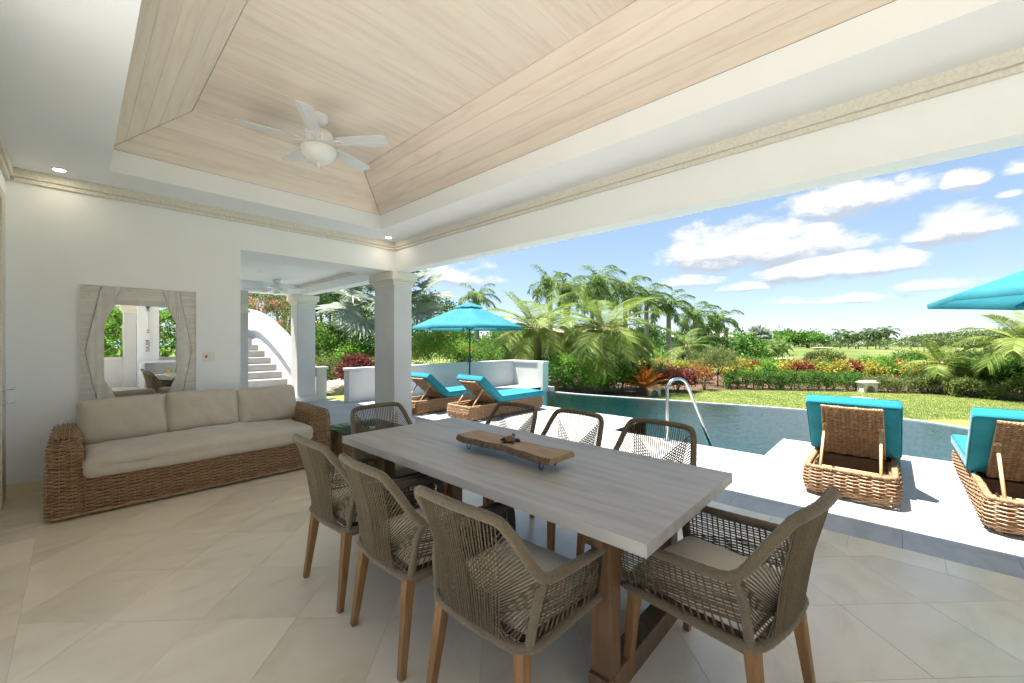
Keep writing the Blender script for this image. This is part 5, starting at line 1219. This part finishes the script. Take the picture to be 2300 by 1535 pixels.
for k, (px, w, top, rx, m, lab) in enumerate(((1597, 34, 762, 1.7, 'leaf_dark', 'dense dark green tree right of the cream house'), (1668, 38, 760, 2.0, 'leaf_green', 'mid green tree before the far silver palm'), (1560, 60, 735, 3.5, 'leaf_dark', 'dark tree behind the grove of royal palms'), (1440, 62, 722, 4.0, 'leaf_dark', 'wide dark tree among the royal palm trunks'), (1300, 60, 735, 4.0, 'leaf_dark', 'dark tree behind the larger coconut palm'), (1140, 56, 740, 4.0, 'leaf_green', 'green tree far behind the parasol'), (1010, 50, 728, 3.6, 'leaf_dark', 'dark tree far left of the grove'))):
    x, y = G(px, w); z0 = -2.1; h = zz(top, w)-z0; tree((x, y, z0), h, rx, rx*.8, m, lab, trunk_h=.12, nc=120, per=36, ln=.32, wd=.18, spread=.3)
for k, (px, w, top, rx, lab) in enumerate(((1762, 108, 749, 5.0, 'flat-topped spreading tree on the fairway, first of the pair'), (1815, 104, 752, 5.2, 'flat-topped spreading tree on the fairway with drooping right side'), (1690, 110, 757, 4.5, 'spreading tree behind the dark shrubs left of the fairway pair'))):
    x, y = G(px, w); z0 = terrain_z(x, y); h = zz(top, w)-z0; tree((x, y, z0), h, rx, rx*.8, 'leaf_green', lab, trunk_h=.28, nc=130, per=40, ln=.55, wd=.32, spread=.45, tr=.35, lump=.25)
fan_palm((*G(1704, 58), -1.9), zz(757, 58)+1.9, 'far silver fan palm above the shrubs left of the fairway', nf=20, pet=1.0, fr=1.2, seg=16, seed=9, lw=.2)
for k, px in enumerate((1724, 1738, 1747, 1757)):
    palm((*G(px, 44+k), -1.9), 2.5+.4*(k % 2), 'slim clustering palm in the thicket before the fairway', 'coconut', nf=9, fl=1.3, ll=.5, lw=.06, wind=WIND, tr=.06, nl=22, seed=130+k, name='cluster_palm', group='clustering palms', m='palm_green')
bush((*G(1688, 44), -1.9), 2.2, 1.2, 2.3, 'leaf_bright', 'bright shrub thicket below the far silver palm', nc=110, per=34, ln=.2, wd=.11, rz=-A)
bush((*G(1880, 40), -1.9), 1.8, 1.0, 1.35, 'leaf_rust', 'brown flowering shrub on the near edge of the golf rough', nc=80, per=30, ln=.16, wd=.08, rz=-A)
bush((*G(1960, 44), -1.9), 1.2, .9, 1.2, 'leaf_olive', 'olive shrub on the golf rough before the sprinklers', nc=60, per=30, ln=.16, wd=.08, rz=-A)
def house(px, w, wid, dep, zb, ze, zr, label, wins, rz=0.0):
    t = thing('house', label, 'house', (*G(px, w), zb), -A+rz); h = ze-zb
    MB().box(-wid/2, wid/2, -dep/2, dep/2, 0, h).build('wall', 'house_wall', t)
    o = .5; r = zr-zb; MB().add([(-wid/2-o, -dep/2-o, h+.01), (wid/2+o, -dep/2-o, h+.01), (wid/2+o, dep/2+o, h+.01), (-wid/2-o, dep/2+o, h+.01), (-wid*.18, 0, r), (wid*.18, 0, r)], [(0, 1, 5, 4), (1, 2, 5), (2, 3, 4, 5), (3, 0, 4), (3, 2, 1, 0)]).build('roof', 'house_roof', t)
    for (x, z, ww, hh) in wins:
        wn = MB().box(x-ww/2-.1, x+ww/2+.1, -dep/2-.06, -dep/2-.005, z-.1, z+hh+.1).build('window', 'outdoor_white', t); MB().box(x-ww/2, x+ww/2, -dep/2-.075, -dep/2-.061, z, z+hh).build('pane', 'house_glass', wn)
house(1575, 66, 8.0, 6, -2.3, zz(757, 66), zz(742, 66), 'cream two-storey house with hipped roof among the royal palms', [(-2.4, .9, 1.1, 1.5), (0, .9, 1.1, 1.5), (2.4, .9, 1.1, 1.5), (1.9, 3.0, .9, 1.0)], R(12))
house(1258, 62, 9.0, 6, -2.3, zz(748, 62), zz(733, 62), 'cream house with grey roof behind the larger coconut palm', [(-2.5, 1.6, 1.0, 1.2), (1.5, 1.6, 1.0, 1.2)], R(-8))
gz = thing('garden_kiosk', 'small kiosk with purple-brown shingled roof among the trunks', 'kiosk', (*G(1408, 40), -2.0)); gz.rotation_euler[2] = -A
MB().box(-.9, .9, -.9, .9, 0, 1.6).build('wall', 'house_wall', gz); MB().add([(-1.4, -1.4, 1.61), (1.4, -1.4, 1.61), (1.4, 1.4, 1.61), (-1.4, 1.4, 1.61), (0, 0, 2.75)], [(0, 1, 4), (1, 2, 4), (2, 3, 4), (3, 0, 4), (3, 2, 1, 0)]).build('roof', 'roof_shingle', gz)
# --- wooded rise, far scrub (uncountable masses)
def scatter_mass(name, pts, ln, wd, per, spread, m, label):
    C = np.array(pts); d = np.tile([0, 0, 1.], (len(C), 1)); o = leaf_obj(name, *clumps_to_leaves(C, d, per, spread, ln, wd, out=.5), m, None, kind='stuff'); o['label'] = label; o['category'] = 'woodland'; return o
pts = []
for k in range(4200):
    px = rng.uniform(1945, 2560); w = rng.uniform(170, 390); x, y = G(px, w); z = terrain_z(x, y)
    zt = z+rng.uniform(.6, 4.2); ya = np.interp(px, [1945, 2000, 2080, 2150, 2250, 2560], [786, 772, 758, 753, 745, 738])
    if z > -1.6 and zt < H-(ya-767)*w/F: pts.append((x, y, zt))
scatter_mass('woodland', pts, 1.05, .75, 34, .95, 'forest_leaf', 'dense olive-green woodland covering the low hill beyond the golf green')
pts = []
for k in range(700):
    px = rng.uniform(1740, 2000); w = rng.uniform(230, 330); x, y = G(px, w); pts.append((x, y, terrain_z(x, y)+rng.uniform(.1, 1.5)))
scatter_mass('tree_belt', pts, 1.5, 1.0, 16, 1.2, 'forest_leaf', 'far belt of low trees behind the golf fairway')
pts = []
for k in range(1500):
    px = rng.uniform(2020, 2480); w = rng.uniform(24, 75); x, y = G(px, w); pts.append((x, y, -2.1+rng.uniform(.1, 1.1)))
scatter_mass('scrub', pts, .5, .2, 20, .5, 'leaf_olive', 'rough olive scrub between the garden and the wooded hill')
pts = []
for k in range(900):
    px = rng.uniform(880, 1760); w = rng.uniform(66, 110); x, y = G(px, w); pts.append((x, y, -2.1+rng.uniform(.3, 4.6)))
scatter_mass('thicket', pts, .8, .5, 18, .7, 'leaf_green', 'dark thicket closing the view behind the palm grove')
for k in range(2):
    px, w = ((1846, 95), (1760, 64))[k]; x, y = G(px, w); b = MB(); n_ = 22
    ring = [(1+.25*sin(3*a+k)+.15*sin(5*a)) for a in np.linspace(0, 2*pi, n_, endpoint=False)]
    b.add([(x+(5, 3.5)[k]*q*cos(a), y+(1.8, 1.3)[k]*q*sin(a), terrain_z(x, y)+.35) for q, a in zip(ring, np.linspace(0, 2*pi, n_, endpoint=False))], [tuple(range(n_))]); struct(b.build('sand_bunker', 'sand'))
for k in range(2):
    px, w = ((1922, 96), (1990, 92))[k]; x, y = G(px, w); t = thing('lawn_sprinkler', ('golf sprinkler throwing a short upright plume of water', 'golf sprinkler throwing a long low arc of water')[k], 'sprinkler', (x, y, terrain_z(x, y))); t.rotation_euler[2] = -A
    MB().lathe([(.12, 0), (.12, .5), (.06, .6)], 10).build('head', 'black_iron', t)
    n_ = 420; u = rng.uniform(0, 1, n_); L_, hh = ((2.0, 2.4), (8.5, 2.6))[k]; sx = (1, -1)[k]*(-1)
    P = np.stack([(-sx)*L_*u*(1 if k == 0 else -1), rng.normal(size=n_)*.25*u, .5+hh*4*u*(1-u)*(.5)+(0 if k else 0)], 1)+rng.normal(size=(n_, 3))*(.05+.22*u[:, None]); P[:, 2] = np.maximum(P[:, 2], .05)
    leaf_obj('water_drops', P, rdir(n_), rdir(n_), .06, .04, 'spray', t, kind='stuff')
# tall clipped hedge seen only in the looking glass
hedge((-3.5, -8.6), (7.5, -8.6), 1.2, 2.6, 'leaf_bright', 'tall green hedge outside the far end of the patio, seen in the mirror', ln=.10, wd=.06, per=16, dens=.6, z=-.1)
palm((.8, -12, -.1), 2.6, 'palm behind the tall hedge at the far patio end, seen in the mirror', nf=14, fl=2.0, ll=.6, lw=.04, tr=.12, nl=40, seed=151)
sheet('rear_lawn', ccw([(-12, -8.0), (12, -8.0), (12, -24), (-12, -24)]), -.1, 'lawn_grass')
# short grass blades along the visible lawn
def grass():
    n = 130000; px = rng.uniform(1180, 2420, n); w = rng.uniform(9.5, 15.6, n); r = (px-1150)/F*w; x = sin(A)*w+cos(A)*r; y = cos(A)*w-sin(A)*r
    ok = np.ones(n, bool); ar = np.array(off_arc(.48)); 
    yy = ar[:, 1]; xx = ar[:, 0]; lim = np.interp(y, yy[::-1], xx[::-1]); ok &= (x > lim) | (y < -4.0)
    nearb = np.interp(px, [1228, 1300, 1360, 1420, 1500, 1600, 1760, 1930, 2040, 2150, 2300, 2420], [13.6, 13.9, 13.6, 13.6, 14.4, 15.4, 15.2, 14.9, 14.4, 13.6, 12.2, 11.2]); ok &= w < nearb
    P = np.stack([x, y, np.full(n, LAWN)], 1)[ok]; m_ = len(P); Ax = unit(np.array([0, 0, 1.])+rdir(m_)*.55); Nm = unit(np.cross(Ax, rdir(m_)))
    o = leaf_obj('grass_blades', P, Ax, Nm, rng.uniform(.02, .042, m_), .008, 'grass_blade', None, kind='stuff'); o['label'] = 'short mown grass blades covering the lawn beyond the pool'; o['category'] = 'grass'
grass()
